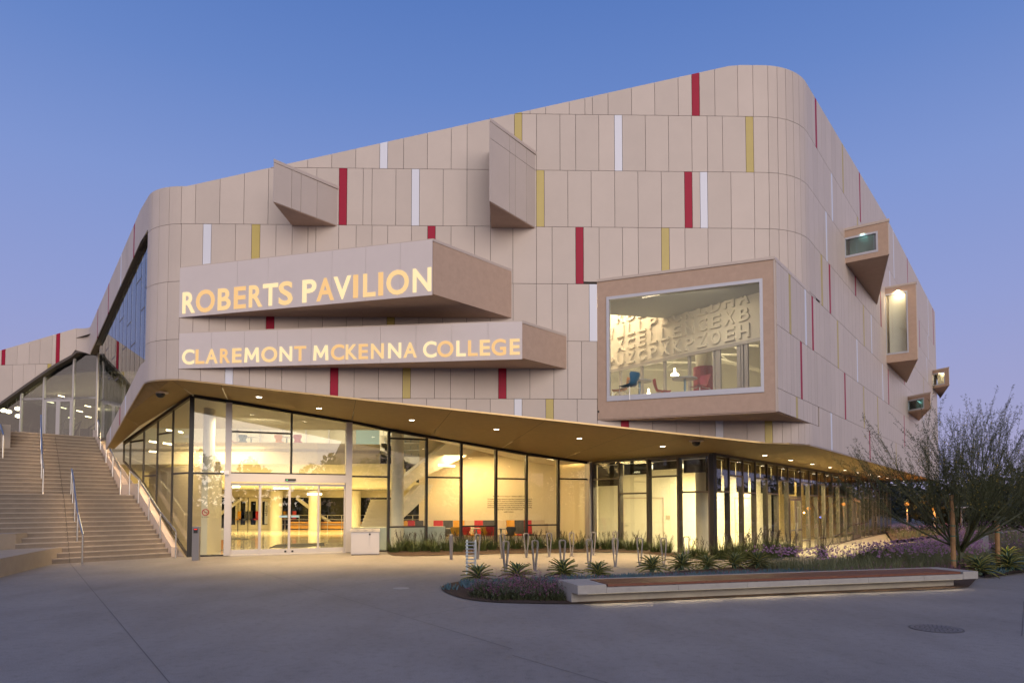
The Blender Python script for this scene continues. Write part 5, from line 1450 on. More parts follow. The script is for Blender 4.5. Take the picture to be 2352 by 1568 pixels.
ap = [((1700 + .34014 * x) * .5742, (2150 + .34014 * y) * .5742) for x, y in ((625, 540), (1085, 520), (1625, 480), (2035, 480))]
ap += [K17(x, y) for x, y in ((1565, 668), (1770, 655), (1945, 650), (2130, 640), (2290, 640))]
agp = make_agave(1); used = False
AL = ['first agave at the rounded tip of the flower bed', 'agave behind the purple flowers in front of the ladder rack', 'agave behind the bench end block', 'agave behind the left part of the bench, beside blue succulents',
      'agave behind the bench near the fourth front hoop', 'agave behind the bench before the last front hoops', 'large agave behind the bench, right of the last hoop', 'agave half hidden behind the bench near the strappy clumps', 'agave at the edge of the lilac flowers behind the bench']
AL = ['variegated agave at the rounded tip of the flower bed below the ladder rack', 'variegated agave behind the purple flowers, left of the bench end block', 'variegated agave just behind the end block of the bench',
      'variegated agave behind the first planks of the bench', 'variegated agave behind the bench, fifth from the bed tip', 'variegated agave behind the bench, sixth from the bed tip',
      'spreading agave in front of the last bike hoop', 'agave behind the bench, right of the last bike hoop', 'shaded agave next to the curb wall and strappy clumps']
for i, (x, y) in enumerate(ap):
    p = on_z(x, y, 0); q = (p.x, p.y, bank(p.x, p.y) + .02); s = .95 + .15 * ((i * 7) % 3) / 2
    if not used: agp.location = q; agp['label'] = AL[i]; agp['group'] = 'agaves along the flower bed'; used = True
    else: dup(agp, q, i * 1.3, AL[i], s)
for (x, y), lb in (((11.3, 16.6), 'low agave at the foot of the tree beside the bench'), ((12.6, 17.4), 'agave in the blue succulents right of the bench'), ((14.0, 19.4), 'agave lit by the ground spotlight under the tree'), ((15.6, 20.3), 'dark agave at the edge of the far lilac flowers')):
    o = dup(agp, (x, y, bank(x, y) + .02), x, lb, 1.15)

# ground-cover that nobody could count
def edge_dist(p, poly):
    v = Vector(p); best = 99
    for a, b in zip(poly, poly[1:] + poly[:1]):
        ab = b - a; t = max(0, min(1, (v - a).dot(ab) / max(1e-9, ab.dot(ab)))); best = min(best, (v - a - ab * t).length)
    return best
def scatter(poly, n, seed, keep=None, margin=(.05, .35)):
    r = random.Random(seed); x0, x1 = min(p.x for p in poly), max(p.x for p in poly); y0, y1 = min(p.y for p in poly), max(p.y for p in poly); out = []
    k = 0
    while len(out) < n and k < n * 60:
        k += 1; p = (r.uniform(x0, x1), r.uniform(y0, y1))
        if inside(p, poly) and (keep is None or keep(*p)) and edge_dist(p, poly) > r.uniform(*margin): out.append(p)
    return out
def bench_v(x, y):              # metres behind the front edge line of the bench
    a, b = Vector((1.2, 12.3)), Vector((9.54, 14.7)); d = (b - a).normalized(); v = Vector((x, y)) - a; return v.dot(Vector((-d.y, d.x))), v.dot(d)
def zone_salvia(x, y):
    v, u = bench_v(x, y); 
    return (u < -.1 and v < 1.75 - .35 * max(0, -u - 1.6)) or (u > -.3 and .85 < v < 1.6)
def zone_senecio(x, y):
    v, u = bench_v(x, y); return (-1.5 < u < 8 and v > 1.6 and v < 3.3)
def zone_lilac(x, y):
    v, u = bench_v(x, y); return v > 3.2 and x > 8.3 or (v > 1.9 and u > 7.0)
inner = [p for p in front_bed_s]
m = MB(); r = random.Random(5)
for cx_, cy_ in scatter(inner, 260, 6, zone_salvia, (.30, .55)):
    R_ = r.uniform(.16, .30); v, u = bench_v(cx_, cy_); hh = r.uniform(.24, .46) if u < -.1 else r.uniform(.2, .33); flw = r.random()
    for q_ in range(int(95 * R_ / .23)):
        g0 = r.uniform(0, 6.283); rad = R_ * r.random() ** .55; x, y = cx_ + rad * math.cos(g0), cy_ + rad * math.sin(g0); z = bank(x, y) + .01; top = hh * (1 - .55 * (rad / R_) ** 2)
        blade(m, (x, y, z), math.pi / 2 - g0 + r.gauss(0, .8), r.uniform(.1, 1.1), top * r.uniform(.4, .8), .016, r.uniform(0, 1), 2, 0)
        for k in range(2): blade(m, (x, y, z + top * r.uniform(.15, .75)), r.uniform(0, 6.28), r.uniform(.4, 1.5), r.uniform(.03, .06), .016, .3, 2, 0)
        if q_ % 3 == 0:
            t = r.gauss(0, .16) + .5 * rad / R_; L = top * r.uniform(.7, 1.5); d = Vector((math.cos(g0) * math.sin(t), math.sin(g0) * math.sin(t), math.cos(t))); b = Vector((x, y, z)); blade(m, b, math.pi / 2 - g0, t, L, .005, 0, 1, 0)
            if r.random() < .35 + .6 * flw:
                for j in range(r.randint(4, 9)):
                    q = b + d * L * r.uniform(.55, 1) + Vector((r.gauss(0, .010), r.gauss(0, .010), 0)); blade(m, q, r.uniform(0, 6.28), r.uniform(.3, 1.5), .020, .013, 0, 1, 1)
m.obj('salvia_groundcover', [M['salvia'], M['salvia_fl']], None, kind='stuff')
m = MB(); r = random.Random(8)
def finger(p, L):
    g = r.uniform(0, 6.28); t = r.uniform(0, .8); d = Vector((math.sin(g) * math.sin(t), math.cos(g) * math.sin(t), math.cos(t))); p = Vector(p)
    m.tube([p, p + d * L * .5, p + d * L], [.009, .011, .004], 4, 0, False)
for x, y in scatter(inner, 1500, 9, zone_senecio) + [(p.x + r.uniform(-.12, .12), p.y + r.uniform(-.1, .1)) for p in [on_z(*K17(178, 790), 0)] for _ in range(6)]:
    for k in range(5): finger((x + r.uniform(-.06, .06), y + r.uniform(-.06, .06), bank(x, y)), r.uniform(.08, .17))
rb2 = [p for p in right_bed]
for x, y in scatter(rb2, 1700, 10, lambda x, y: bench_v(x, y)[0] < 4.5 and x < 19):
    for k in range(4): finger((x + r.uniform(-.06, .06), y + r.uniform(-.06, .06), bank(x, y)), r.uniform(.08, .16))
m.obj('blue_succulent_groundcover', M['senecio'], None, kind='stuff')
m = MB(); r = random.Random(12)
def garlic(x, y, fl=.6):
    z = bank(x, y)
    for k in range(6): blade(m, (x + r.uniform(-.07, .07), y + r.uniform(-.07, .07), z), r.uniform(0, 6.28), r.uniform(0, .5), r.uniform(.2, .42), .008, r.uniform(0, 1), 3, 0)
    if r.random() < fl:
        g = r.uniform(0, 6.28); L = r.uniform(.38, .58); t = r.uniform(0, .25); d = Vector((math.sin(g) * math.sin(t), math.cos(g) * math.sin(t), math.cos(t))); b = Vector((x, y, z)); blade(m, b, g, t, L, .006, 0, 1, 0)
        for j in range(7): blade(m, b + d * L, j * .9, r.uniform(.3, 1.5), r.uniform(.04, .07), .032, 0, 1, 1)
for x, y in scatter(inner, 3600, 13, zone_lilac): garlic(x, y, .7 if (17.5 < y < 32 and math.sin(x * 1.1 + y * .7) > -.55) else .22)
for x, y in scatter(far_bed, 900, 14): garlic(x, y, .7)
for x, y in scatter(rb2, 1500, 15, lambda x, y: x > 15.5 and bench_v(x, y)[0] > 3): garlic(x, y, .6)
m.obj('lilac_flower_groundcover', [M['garlic'], M['garlic_fl']], None, kind='stuff')
m = MB(); r = random.Random(17)
for k in range(900):
    f = r.random(); p = Vector((9.9, 20.1)) * (1 - f) + Vector((15.6, 25.9)) * f + Vector((r.gauss(.2, .18), r.gauss(-.15, .15)))
    blade(m, (p.x, p.y, bank(p.x, p.y)), r.uniform(0, 6.28), r.uniform(0, .5), r.uniform(.25, .5), .03, r.uniform(0, .5), 3, 0)
m.obj('dark_edging_grass', M['strap'], None, kind='stuff')
# red yucca with its flower stalks
yu = thing('red_yucca', 'red yucca with long arching coral flower stalks in front of the glass doors', 'plant', (10.0, 22.1, bank(10, 22.1)))
m = MB(); r = random.Random(4)
for i in range(110): blade(m, (r.uniform(-.15, .15), r.uniform(-.15, .15), 0), r.uniform(0, 6.28), r.uniform(.05, .9), r.uniform(.4, .7), .014, r.uniform(.1, .8), 4)
m.obj('foliage', M['garlic'], yu)
for dx, dz, bend in ((.35, 1.75, .1), (-.25, 1.75, 0), (1.3, 1.15, .5), (.2, 1.55, .3), (1.9, .8, .5), (-.05, 1.8, .2)):
    m = MB(); P = [(0, 0, .1), (dx * .3, 0, dz * .55), (dx * .75, .05, dz * .9), (dx * 1.1 + bend * .3, .1, dz)]; m.tube(P, .009, 5, 0)
    a, b = Vector(P[2]), Vector(P[3])
    for j in range(26): 
        q = a + (b - a) * (j / 25) + Vector((r.gauss(0, .02), r.gauss(0, .02), r.gauss(0, .02))); blade(m, q, r.uniform(0, 6.28), r.uniform(.3, 2), .04, .02, 0, 1, 1)
    m.obj('flower_stalk', [M['bark'], M['yucca_fl']], yu)

# ------------------------------------------------------------------ bench
b0, b1 = Vector((1.355, 12.0)), Vector((9.79, 14.47)); bd = (b1 - b0).normalized(); bn = Vector((-bd.y, bd.x)); BL = (b1 - b0).length
bench = thing('bench', 'long low concrete bench topped with reddish hardwood planks beside the flower bed', 'bench', (b0.x, b0.y, 0), math.atan2(bd.y, bd.x))
m = MB(); m.hexa([(-.1, .32, -.05), (BL - .25, .32, -.05), (BL - .25, .98, -.05), (-.1, .98, -.05), (-.1, .32, .187), (BL - .25, .32, .187), (BL - .25, .98, .187), (-.1, .98, .187)]); m.obj('plinth', M['conc_bench'], bench)
def bbox(x0, x1, y0, y1, z0, z1):
    m = MB(); m.hexa([(x0, y0, z0), (x1, y0, z0), (x1, y1, z0), (x0, y1, z0), (x0, y0, z1), (x1, y0, z1), (x1, y1, z1), (x0, y1, z1)]); return m
o = bbox(-.22, .32, .0, .985, .19, .345).obj('end_block', M['conc_bench'], bench)
bbox(-.22, -.104, .3, .98, -.05, .188).obj('end_support', M['conc_bench'], bench)
cuts_ = [.325, 1.75, 3.2, 4.6, 6.0, 7.4, BL - .36]
for a, b in zip(cuts_, cuts_[1:]): bbox(a, b - .006, .0, .985, .19, .295).obj('slab', M['conc_bench'], bench)
bbox(BL - .355, BL + .05, .0, .985, .19, .345).obj('end_block', M['conc_bench'], bench)
bbox(.325, BL - .36, .88, .985, .2965, .345).obj('back_kerb', M['conc_bench'], bench)
pl = [.36, 2.35, 4.35, 6.35, BL - .39]
for j in range(6):
    for a, b in zip(pl, pl[1:]):
        y0 = .03 + j * .138; bbox(a + .003, b - .003, y0, y0 + .130, .303, .345).obj('plank', M['wood'], bench)
for k in range(14): bbox(.5 + k * .58, .56 + k * .58, .05, .85, .2955, .3028).obj('batten', M['black'], bench)
bw_m = bench.matrix_world
def bpt(x, y, z): p = b0 + bd * x + bn * y; return Vector((p.x, p.y, z))
m = bbox(-.02, BL - .35, .03, .05, .184, .1885); m.obj('light_strip', emit('lit_bench_led', (1, .80, .50), 1.2), bench)
for k in range(6):
    a = -.02 + k * (BL - .33) / 6; strip_lamp('bench_lamp', bpt(a + .12, .05, .183), bpt(a + (BL - .33) / 6 - .12, .05, .183), .03, 3.6, (-bn.x * .25, -bn.y * .25, -1), (1, .78, .48))

# ------------------------------------------------------------------ bike hoops and ladder rack
def make_hoop():
    t = thing('bike_hoop', '', 'bike rack')
    m = MB(); h = .795
    P = [(.012, .0), (.030, .16), (.052, .40), (.070, .60), (.080, .72), (.076, .765), (.055, .79), (0, h), (-.055, .79), (-.076, .765), (-.080, .72), (-.070, .60), (-.052, .40), (-.030, .16), (-.012, .0)]
    dp = .042; th_ = .028; Q = []
    for k, (x, z) in enumerate(P):
        a_ = Vector(P[max(0, k - 1)]); b_ = Vector(P[min(len(P) - 1, k + 1)]); d_ = (b_ - a_).normalized(); n_ = Vector((-d_.y, d_.x)) * th_ / 2
        Q.append(((x - n_.x, z - n_.y), (x + n_.x, z + n_.y)))
    for (i0, o0), (i1, o1) in zip(Q, Q[1:]):
        m.hexa([(i0[0], -dp, i0[1]), (o0[0], -dp, o0[1]), (o0[0], dp, o0[1]), (i0[0], dp, i0[1]), (i1[0], -dp, i1[1]), (o1[0], -dp, o1[1]), (o1[0], dp, o1[1]), (i1[0], dp, i1[1])])
    m.obj('frame', M['hoop'], t); mf = MB(); mf.box((0, 0, .006), (.16, .11, .012)); mf.obj('foot_plate', M['hoop'], t)
    return t
hoop = make_hoop(); K = lambda x, y: K17(x, y)
HP = [((555, 665), 'front'), ((757, 655), 'front'), ((946, 650), 'front'), ((1132, 640), 'front'), ((1310, 630), 'front'), ((1480, 624), 'front'), ((1645, 625), 'front'), ((1802, 606), 'front'),
      ((181, 580), 'back'), ((362, 577), 'back'), ((531, 572), 'back'), ((697, 566), 'back'), ((855, 562), 'back'), ((1010, 556), 'back'), ((1160, 550), 'back'), ((1312, 545), 'back')]
ordn = ['first', 'second', 'third', 'fourth', 'fifth', 'sixth', 'seventh', 'eighth']
for i, ((x, y), rw_) in enumerate(HP):
    p = on_z(*K17(x, y), 0); k = i % 8; lb = f'grey tapered bike hoop, {ordn[k]} from the entrance in the {"row beside the agaves" if rw_ == "front" else "row next to the glass"}'
    face = math.atan2(p.x, p.y); rz = -.15 + (.95 if k == 0 and rw_ == 'back' else 0) - face * .4 + (.75 - .1 * k if rw_ == 'front' else .8 - .09 * k) * .75
    if i == 0: hoop.location = p; hoop.rotation_euler = (0, 0, rz); hoop['label'] = lb; hoop['group'] = 'bike hoops on the plaza'
    else: dup(hoop, p, rz, lb)
lp = on_z(*K17(318, 680), 0)
lad = thing('ladder_rack', 'galvanised upright ladder-shaped skateboard or scooter rack at the tip of the flower bed', 'rack', (lp.x, lp.y, 0), .05)
for sx_ in (-.105, .105):
    m = MB(); m.box((sx_, 0, .43), (.045, .05, .86)); m.box((sx_, -.02, .008), (.09, .12, .016)); lad_o = m.obj('upright', M['galv'], lad)
    m = MB()
    for k in range(9): m.tube([(sx_, -.027, .10 + .09 * k), (sx_, -.036, .10 + .09 * k)], .009, 6)
    m.obj('bolt', M['galv'], lad_o)
for k in range(8):
    z = .20 + .086 * k; m = MB(); m.tube([(-.14, .06, z), (-.135, -.01, z), (-.08, -.045, z + .005), (.06, -.045, z + .005), (.10, -.02, z), (.105, .03, z)], .015, 8); m.obj('rung', M['galv'], lad)
    m = MB(); zz = z - .035; m.tube([(.085 + .022 * math.cos(a * .785), -.05, zz + .03 * math.sin(a * .785)) for a in range(9)], .004, 4); m.obj('ring', M['galv'], lad)

# ------------------------------------------------------------------ recycling cabinet, card post, cameras, covers
cp = on_z(835, 1274, 0)
cab = thing('recycling_cabinet', 'stainless two-door recycling cabinet with a stone top beside the entrance doors', 'cabinet', (cp.x, cp.y + .25, 0), math.atan2(fd.y, fd.x) * .5)
m = MB(); W_ = 64 / F * cp.y; m.hexa([(-W_ / 2, -.25, .03), (W_ / 2, -.25, .03), (W_ / 2, .25, .03), (-W_ / 2, .25, .03), (-W_ / 2, -.25, .80), (W_ / 2, -.25, .80), (W_ / 2, .25, .80), (-W_ / 2, .25, .80)]); m.obj('body', M['alu'], cab)
m = MB(); m.hexa([(-W_ / 2 - .03, -.29, .805), (W_ / 2 + .03, -.29, .805), (W_ / 2 + .03, .28, .805), (-W_ / 2 - .03, .28, .805), (-W_ / 2 - .01, -.27, .90), (W_ / 2 + .01, -.27, .90), (W_ / 2 + .01, .28, .90), (-W_ / 2 - .01, .28, .90)]); tp = m.obj('top', M['conc_bench'], cab)
m = MB(); m.box((0, 0, .015), (W_ - .04, .46, .03)); m.obj('base', M['black'], cab)
mid_ = W_ * .16
for a, b in ((-W_ / 2 + .02, mid_ - .004), (mid_ + .004, W_ / 2 - .02)):
    m = MB(); m.box(((a + b) / 2, -.262, .42), (b - a, .02, .72)); dr = m.obj('door', M['alu'], cab)
m = MB(); m.tube([(mid_, -.272, .72), (mid_, -.285, .72)], .035, 12); m.obj('lock', M['black'], cab)
for k in range(3):
    m = MB(); x = (-.3 + .3 * k) * W_ / 1.0 * .9
    for j in range(3):
        a0 = j * 2.094; m.box((x + .03 * math.cos(a0), -.284 + .0, .855 + .03 * math.sin(a0)), (.028, .012, .012))
    m.obj('recycling_mark', M['c_gry'], tp)
bp = on_z(450, 1286, 0)
cpst = thing('card_post', 'slim grey metal card reader post standing before the glass corner of the entrance', 'post', (bp.x, bp.y, 0), .15)
m = MB(); m.box((0, 0, .53), (.21, .16, 1.06)); m.obj('post', M['hoop'], cpst); m = MB(); m.box((0, -.085, .93), (.12, .02, .15)); rd_ = m.obj('reader', M['black'], cpst); m = MB(); m.box((0, -.097, .975), (.085, .005, .014)); m.obj('indicator', M['led'], rd_)
for (x, y), lb in (((369, 900), 'black dome security camera under the soffit above the stairs'), ((1599, 1011), 'black dome security camera under the soffit below the window box')):
    h = on_soffit(x, y)
    if h is None: continue
    t = thing('security_camera', lb, 'camera', h)
    m = MB(); m.lathe((0, 0, 0), [(.22, 0), (.22, -.03), (.15, -.05)], 20); m.obj('mount', M['trim'], t)
    m = MB(); m.lathe((0, 0, -.05), [(.13, 0), (.13, -.04), (.11, -.09), (.06, -.125), (.01, -.135)], 16); m.obj('dome', M['black'], t, True)
for (x, y, r_), lb in (((2150, 1443, .34), 'large round cast iron manhole cover in the grey paving in front of the bench'), ((921.5, 1350.5, .17), 'small pale round cover in the paving left of the flower bed')):
    p = on_z(x, y, 0); t = thing('manhole_cover', lb, 'manhole cover', (p.x, p.y, 0))
    big = r_ > .3
    m = MB(); m.lathe((0, 0, 0), [(r_, .001), (r_, .006), (r_ - .02, .006)], 36); m.obj('rim', M['iron'] if big else M['conc_bench'], t)
    if big:
        for ri in range(5):
            m = MB(); a, b = .03 + ri * .06, .075 + ri * .06; n = 8 + ri * 6
            for k in range(n):
                g0, g1 = 6.283 * (k + .1) / n, 6.283 * (k + .9) / n; m.add([(a * math.cos(g0), a * math.sin(g0), .0075), (b * math.cos(g0), b * math.sin(g0), .0075), (b * math.cos(g1), b * math.sin(g1), .0075), (a * math.cos(g1), a * math.sin(g1), .0075)], [(0, 1, 2, 3)])
            m.obj('raised_pattern', M['hoop'], t)

# ------------------------------------------------------------------ furniture seen through the glass
def shell_chair(c, name='shell_chair'):
    t = thing(name, '', 'chair')
    m = MB(); n = 8; rows = []
    prof = [(.0, .44, .20), (.14, .43, .23), (.30, .44, .22), (.40, .47, .17), (.46, .56, .14), (.49, .66, .19), (.51, .76, .22), (.52, .82, .18)]
    for d_, z, hw in prof:
        for k in range(n + 1):
            u = -1 + 2 * k / n; m.v.append((hw * u, d_ - .25 - .04 * u * u * (1 if z > .5 else 0), z + .025 * u * u * (1 if z < .5 else 0)))
    for i in range(len(prof) - 1):
        for k in range(n): m.f.append([i * (n + 1) + k, i * (n + 1) + k + 1, (i + 1) * (n + 1) + k + 1, (i + 1) * (n + 1) + k]); m.m.append(0)
    m.obj('seat_shell', c, t, True)
    for sx_ in (-1, 1):
        for sy in (-1, 1):
            l = MB(); l.tube([(.05 * sx_, .05 * sy, .43), (.2 * sx_, .2 * sy, .38), (.24 * sx_, .24 * sy, 0)], .011, 6); l.obj('leg', M['steel'], t)
    return t
protos = {}
def chair(colr, loc, rz, label, group):
    if colr not in protos: protos[colr] = t = shell_chair(M[colr]); t.location = loc; t.rotation_euler = (0, 0, rz); t['label'] = label
    else: t = dup(protos[colr], loc, rz, label)
    t['group'] = group; return t
tproto = None
def table(loc, label, group, r_=.36, h=.73):
    global tproto
    if tproto is None:
        tproto = thing('round_table', label, 'table', loc)
        m = MB(); m.lathe((0, 0, 0), [(r_, h - .03), (r_, h)], 28); m.obj('tabletop', mat('grey_table_top', (.30, .30, .31), .4), tproto)
        m = MB(); m.lathe((0, 0, 0), [(.035, .02), (.035, h - .03)], 10); m.obj('pedestal', mat('blue_grey_metal', (.16, .26, .32), .4, .4), tproto)
        m = MB(); m.lathe((0, 0, 0), [(.25, 0), (.24, .02), (.04, .03)], 20); m.obj('base', M['steel'], tproto); t = tproto
    else: t = dup(tproto, loc, 0, label)
    t['group'] = group; return t
def flo(x, y, dd): p = on_y(x, y, dd); return (p.x, p.y, zfl)
G1 = 'seating inside the corner window box'
table(flo(1469, 880, 20.3), 'round grey cafe table beside the blue chair in the corner window box', G1)
table(flo(1573, 873, 19.9), 'round grey cafe table beside the maroon column in the corner window box', G1)
chair('c_blu', flo(1446, 880, 19.6), R(215), 'blue shell chair in the corner window box', G1)
chair('c_org', flo(1426, 890, 20.4), R(250), 'orange shell chair half hidden behind the blue one in the corner window box', G1)
chair('c_red', flo(1520, 890, 20.6), R(90), 'red shell chair seen from the side between the two window box tables', G1)
chair('c_mag', flo(1607, 870, 19.7), R(-60), 'maroon shell chair in front of the padded column in the corner window box', G1)
# lobby cafe
G2_ = 'cafe seating by the banquette'
def fl0(x, dd): return ((x - CX) / F * dd, dd, .006)
yw = 29.6
for i, (x, c_, dd, rz, lb) in enumerate(((1043, 'c_yel', 28.3, 20, 'yellow shell chair behind the first bike hoop of the glass row'), (1073, 'c_red', 29.2, -10, 'red shell chair behind the entrance glass near the yellow one'), (1112, 'c_yel', 29.0, 15, 'yellow shell chair between the two red cafe chairs'), (1128, 'c_red', 28.9, 0, 'red shell chair closest to the middle cafe table'), (1172, 'c_gry', 28.8, 10, 'charcoal shell chair at the last cafe table'))):
    chair(c_, fl0(x, dd), R(180 + rz), lb, G2_)
for x, lb in ((1036, 'round cafe table behind the first yellow lobby chair'), (1094, 'round cafe table between red and yellow lobby chairs'), (1151, 'round cafe table next to the charcoal lobby chair')): table(fl0(x, 29.4), lb, G2_)
# banquette with coloured cushions
ban = thing('banquette', 'long curved banquette with red, yellow, charcoal and beige back cushions along the lobby wall', 'banquette', (WA.x, WA.y, 0), world=True)
bp0 = WA + wn_ * .75; cus = [600, 640, 715, 805, 905, 1005, 1107, 1225, 1325, 1415, 1535, 1655, 1740, 1835, 1915, 2050]; cc3 = ['c_yel', 'c_red', 'c_gry', 'c_bge', 'c_red', 'c_gry', 'c_yel', 'c_bge', 'c_red', 'c_gry', 'c_bge', 'c_yel', 'c_gry', 'c_red', 'c_bge']
uu_ = [(on_wall(792.4 + .22461 * x, 1200, bp0, wdir).xy - bp0).dot(wdir) for x in cus]
m = MB(); m.wall(bp0 + wdir * uu_[0] + wn_ * .1, bp0 + wdir * uu_[-1] + wn_ * .1, .6, 0, .36); m.obj('base', M['white_wall'], ban)
m = MB(); m.wall(bp0 + wdir * uu_[-1], bp0 + wdir * (uu_[-1] + .12), .6, 0, .9); m.obj('end_panel', M['c_bge'], ban)
for i, c_ in enumerate(cc3):
    a, b = bp0 + wdir * (uu_[i] + .008), bp0 + wdir * (uu_[i + 1] - .008); m = MB()
    m.hexa([(a.x, a.y, .42), (b.x, b.y, .42), (b.x - wn_.x * .14, b.y - wn_.y * .14, .42), (a.x - wn_.x * .14, a.y - wn_.y * .14, .42), (a.x - wn_.x * .14, a.y - wn_.y * .14, 1.04), (b.x - wn_.x * .14, b.y - wn_.y * .14, 1.04), (b.x - wn_.x * .26, b.y - wn_.y * .26, 1.04), (a.x - wn_.x * .26, a.y - wn_.y * .26, 1.04)]); m.obj('back_cushion', M[c_], ban)
    m = MB(); o_ = wn_ * .42; m.wall(a + o_, b + o_, .42, .36, .43); m.obj('seat_cushion', M[cc3[(i + 4) % len(cc3)]], ban)
m = MB(); q = P0 + nF * 1.3; a, b = q + fd * line_hit(q, fd, 812), q + fd * line_hit(q, fd, 1023); m.wall(a, b, .5, 0, .86); low = m.obj('low_wall', mat('pale_glass_counter', (.55, .60, .56), .3), None); tag(low, 'pale low lobby wall with a rounded end behind the entrance glass', 'low wall')
# reception desk, mats, sign
dp = fl0(492, 26.0); desk = thing('reception_desk', 'cream reception desk with a dark base and orange edge inside the corner glass', 'desk', dp)
m = MB(); m.hexa([(-.55, -.4, .40), (.30, -.4, .40), (.30, .4, .40), (-.55, .4, .40), (-.55, -.4, .82), (.34, -.4, .82), (.34, .4, .82), (-.55, .4, .86)]); m.obj('top', M['white_wall'], desk)
m = MB(); m.box((-.15, 0, .20), (.72, .6, .40)); m.obj('base', M['c_gry'], desk); m = MB(); m.box((.235, 0, .21), (.04, .6, .38)); m.obj('edge', M['c_org'], desk)
m = MB(); m.tube([(-.35, -.45, .82), (-.28, -.5, 0)], .012, 5); m.obj('umbrella_stick', M['black'], desk)
for px_, lb in ((((618, 1257.5), (635, 1250), (745, 1246), (745, 1252.5)), 'long dark floor mat just inside the sliding doors'), (((528, 1239), (573, 1238), (546, 1233.5), (528, 1234)), 'dark floor mat behind the left sliding door')):
    P = [on_z(x, y, .01) for x, y in px_]; m = MB(); m.prism([p.xy for p in P], .008, .022); tag(m.obj('floor_mat', M['matt']), lb, 'floor mat')
pq = P0 + fd * line_hit(P0, fd, 473) - nF * .012; zz = fz(473, 1176); m = MB(); ring = []
for k in range(25):
    g = 6.283 * k / 24; ring.append((pq.x + fd.x * .10 * math.cos(g), pq.y + fd.y * .10 * math.cos(g), zz + .10 * math.sin(g)))
m.tube(ring, .014, 6); m.tube([(pq.x - fd.x * .07, pq.y - fd.y * .07, zz + .07), (pq.x + fd.x * .07, pq.y + fd.y * .07, zz - .07)], .011, 6); m.tube([(pq.x - fd.x * .05, pq.y - fd.y * .05, zz), (pq.x + fd.x * .06, pq.y + fd.y * .06, zz)], .007, 6, 1)
for i, (x0, x1, ch) in enumerate([]): pass
nosm = m.obj('no_smoking_sign', [M['red'], M['black']]); tag(nosm, 'round red no smoking sign on the glass beside the entrance', 'sign')
for i, ch in enumerate('NOSMOKING'):
    u = -.11 + .024 * i + (.012 if i > 1 else 0); letter(ch, lambda a, b: Vector((pq.x + fd.x * (u + .018 * a), pq.y + fd.y * (u + .018 * a), zz - .165 + .03 * b)), -nF * .002, M['black'], nosm)
# chairs and tables up on the balcony
G3 = 'cafe chairs on the balcony'
for x, c_, rz, lb in ((590 - 34, 'c_blu', 200, 'blue shell chair on the balcony behind the entrance glass'), (641, 'c_org', 180, 'orange shell chair on the balcony'), (683, 'c_red', 190, 'red shell chair on the balcony near the display screen'), (538, 'c_mag', 120, 'maroon shell chair at the far side of the balcony')):
    dd = 34.6; chair(c_, ((x - CX) / F * dd, dd, 4.45), R(rz), lb, G3)
for x, lb in ((575, 'cafe table beside the blue balcony chair'), (657, 'cafe table beside the orange balcony chair')): table(((x - CX) / F * 34.8, 34.8, 4.45), lb, G3)
# coloured arena seats seen through the far windows
sp = thing('arena_seat', 'grey folding arena seat behind the lobby, beside the yellow one', 'seat')
def arena_seat(c_):
    t = thing('arena_seat', '', 'seat'); m = MB(); m.box((0, .1, .75), (.48, .08, .55)); m.obj('backrest', M[c_], t); m = MB(); m.box((0, -.12, .45), (.46, .4, .08)); m.obj('seat', M[c_], t); return t
bpy.data.objects.remove(sp)
for i, (x, c_, lb) in enumerate(((558, 'c_yel', 'yellow arena seat seen through the second lobby door'), (566, 'c_gry', 'grey arena seat next to the yellow one, through the second lobby door'), (584, 'c_gry', 'grey arena seat seen through the third lobby door'), (592, 'c_red', 'dark red arena seat at the edge of the third lobby door'), (647, 'c_gry', 'grey arena seat right of the white lobby column'), (657, 'c_yel', 'yellow arena seat right of the white lobby column'), (668, 'c_gry', 'grey arena seat between yellow and red seats'), (676, 'c_red', 'dark red arena seat near the handrails'), (724, 'c_gry', 'grey arena seat at the far end of the yellow counter'))):
    t = arena_seat(c_); t.location = (xb(x), yb - .35, .25); t['label'] = lb; t['group'] = 'arena seats behind the lobby'

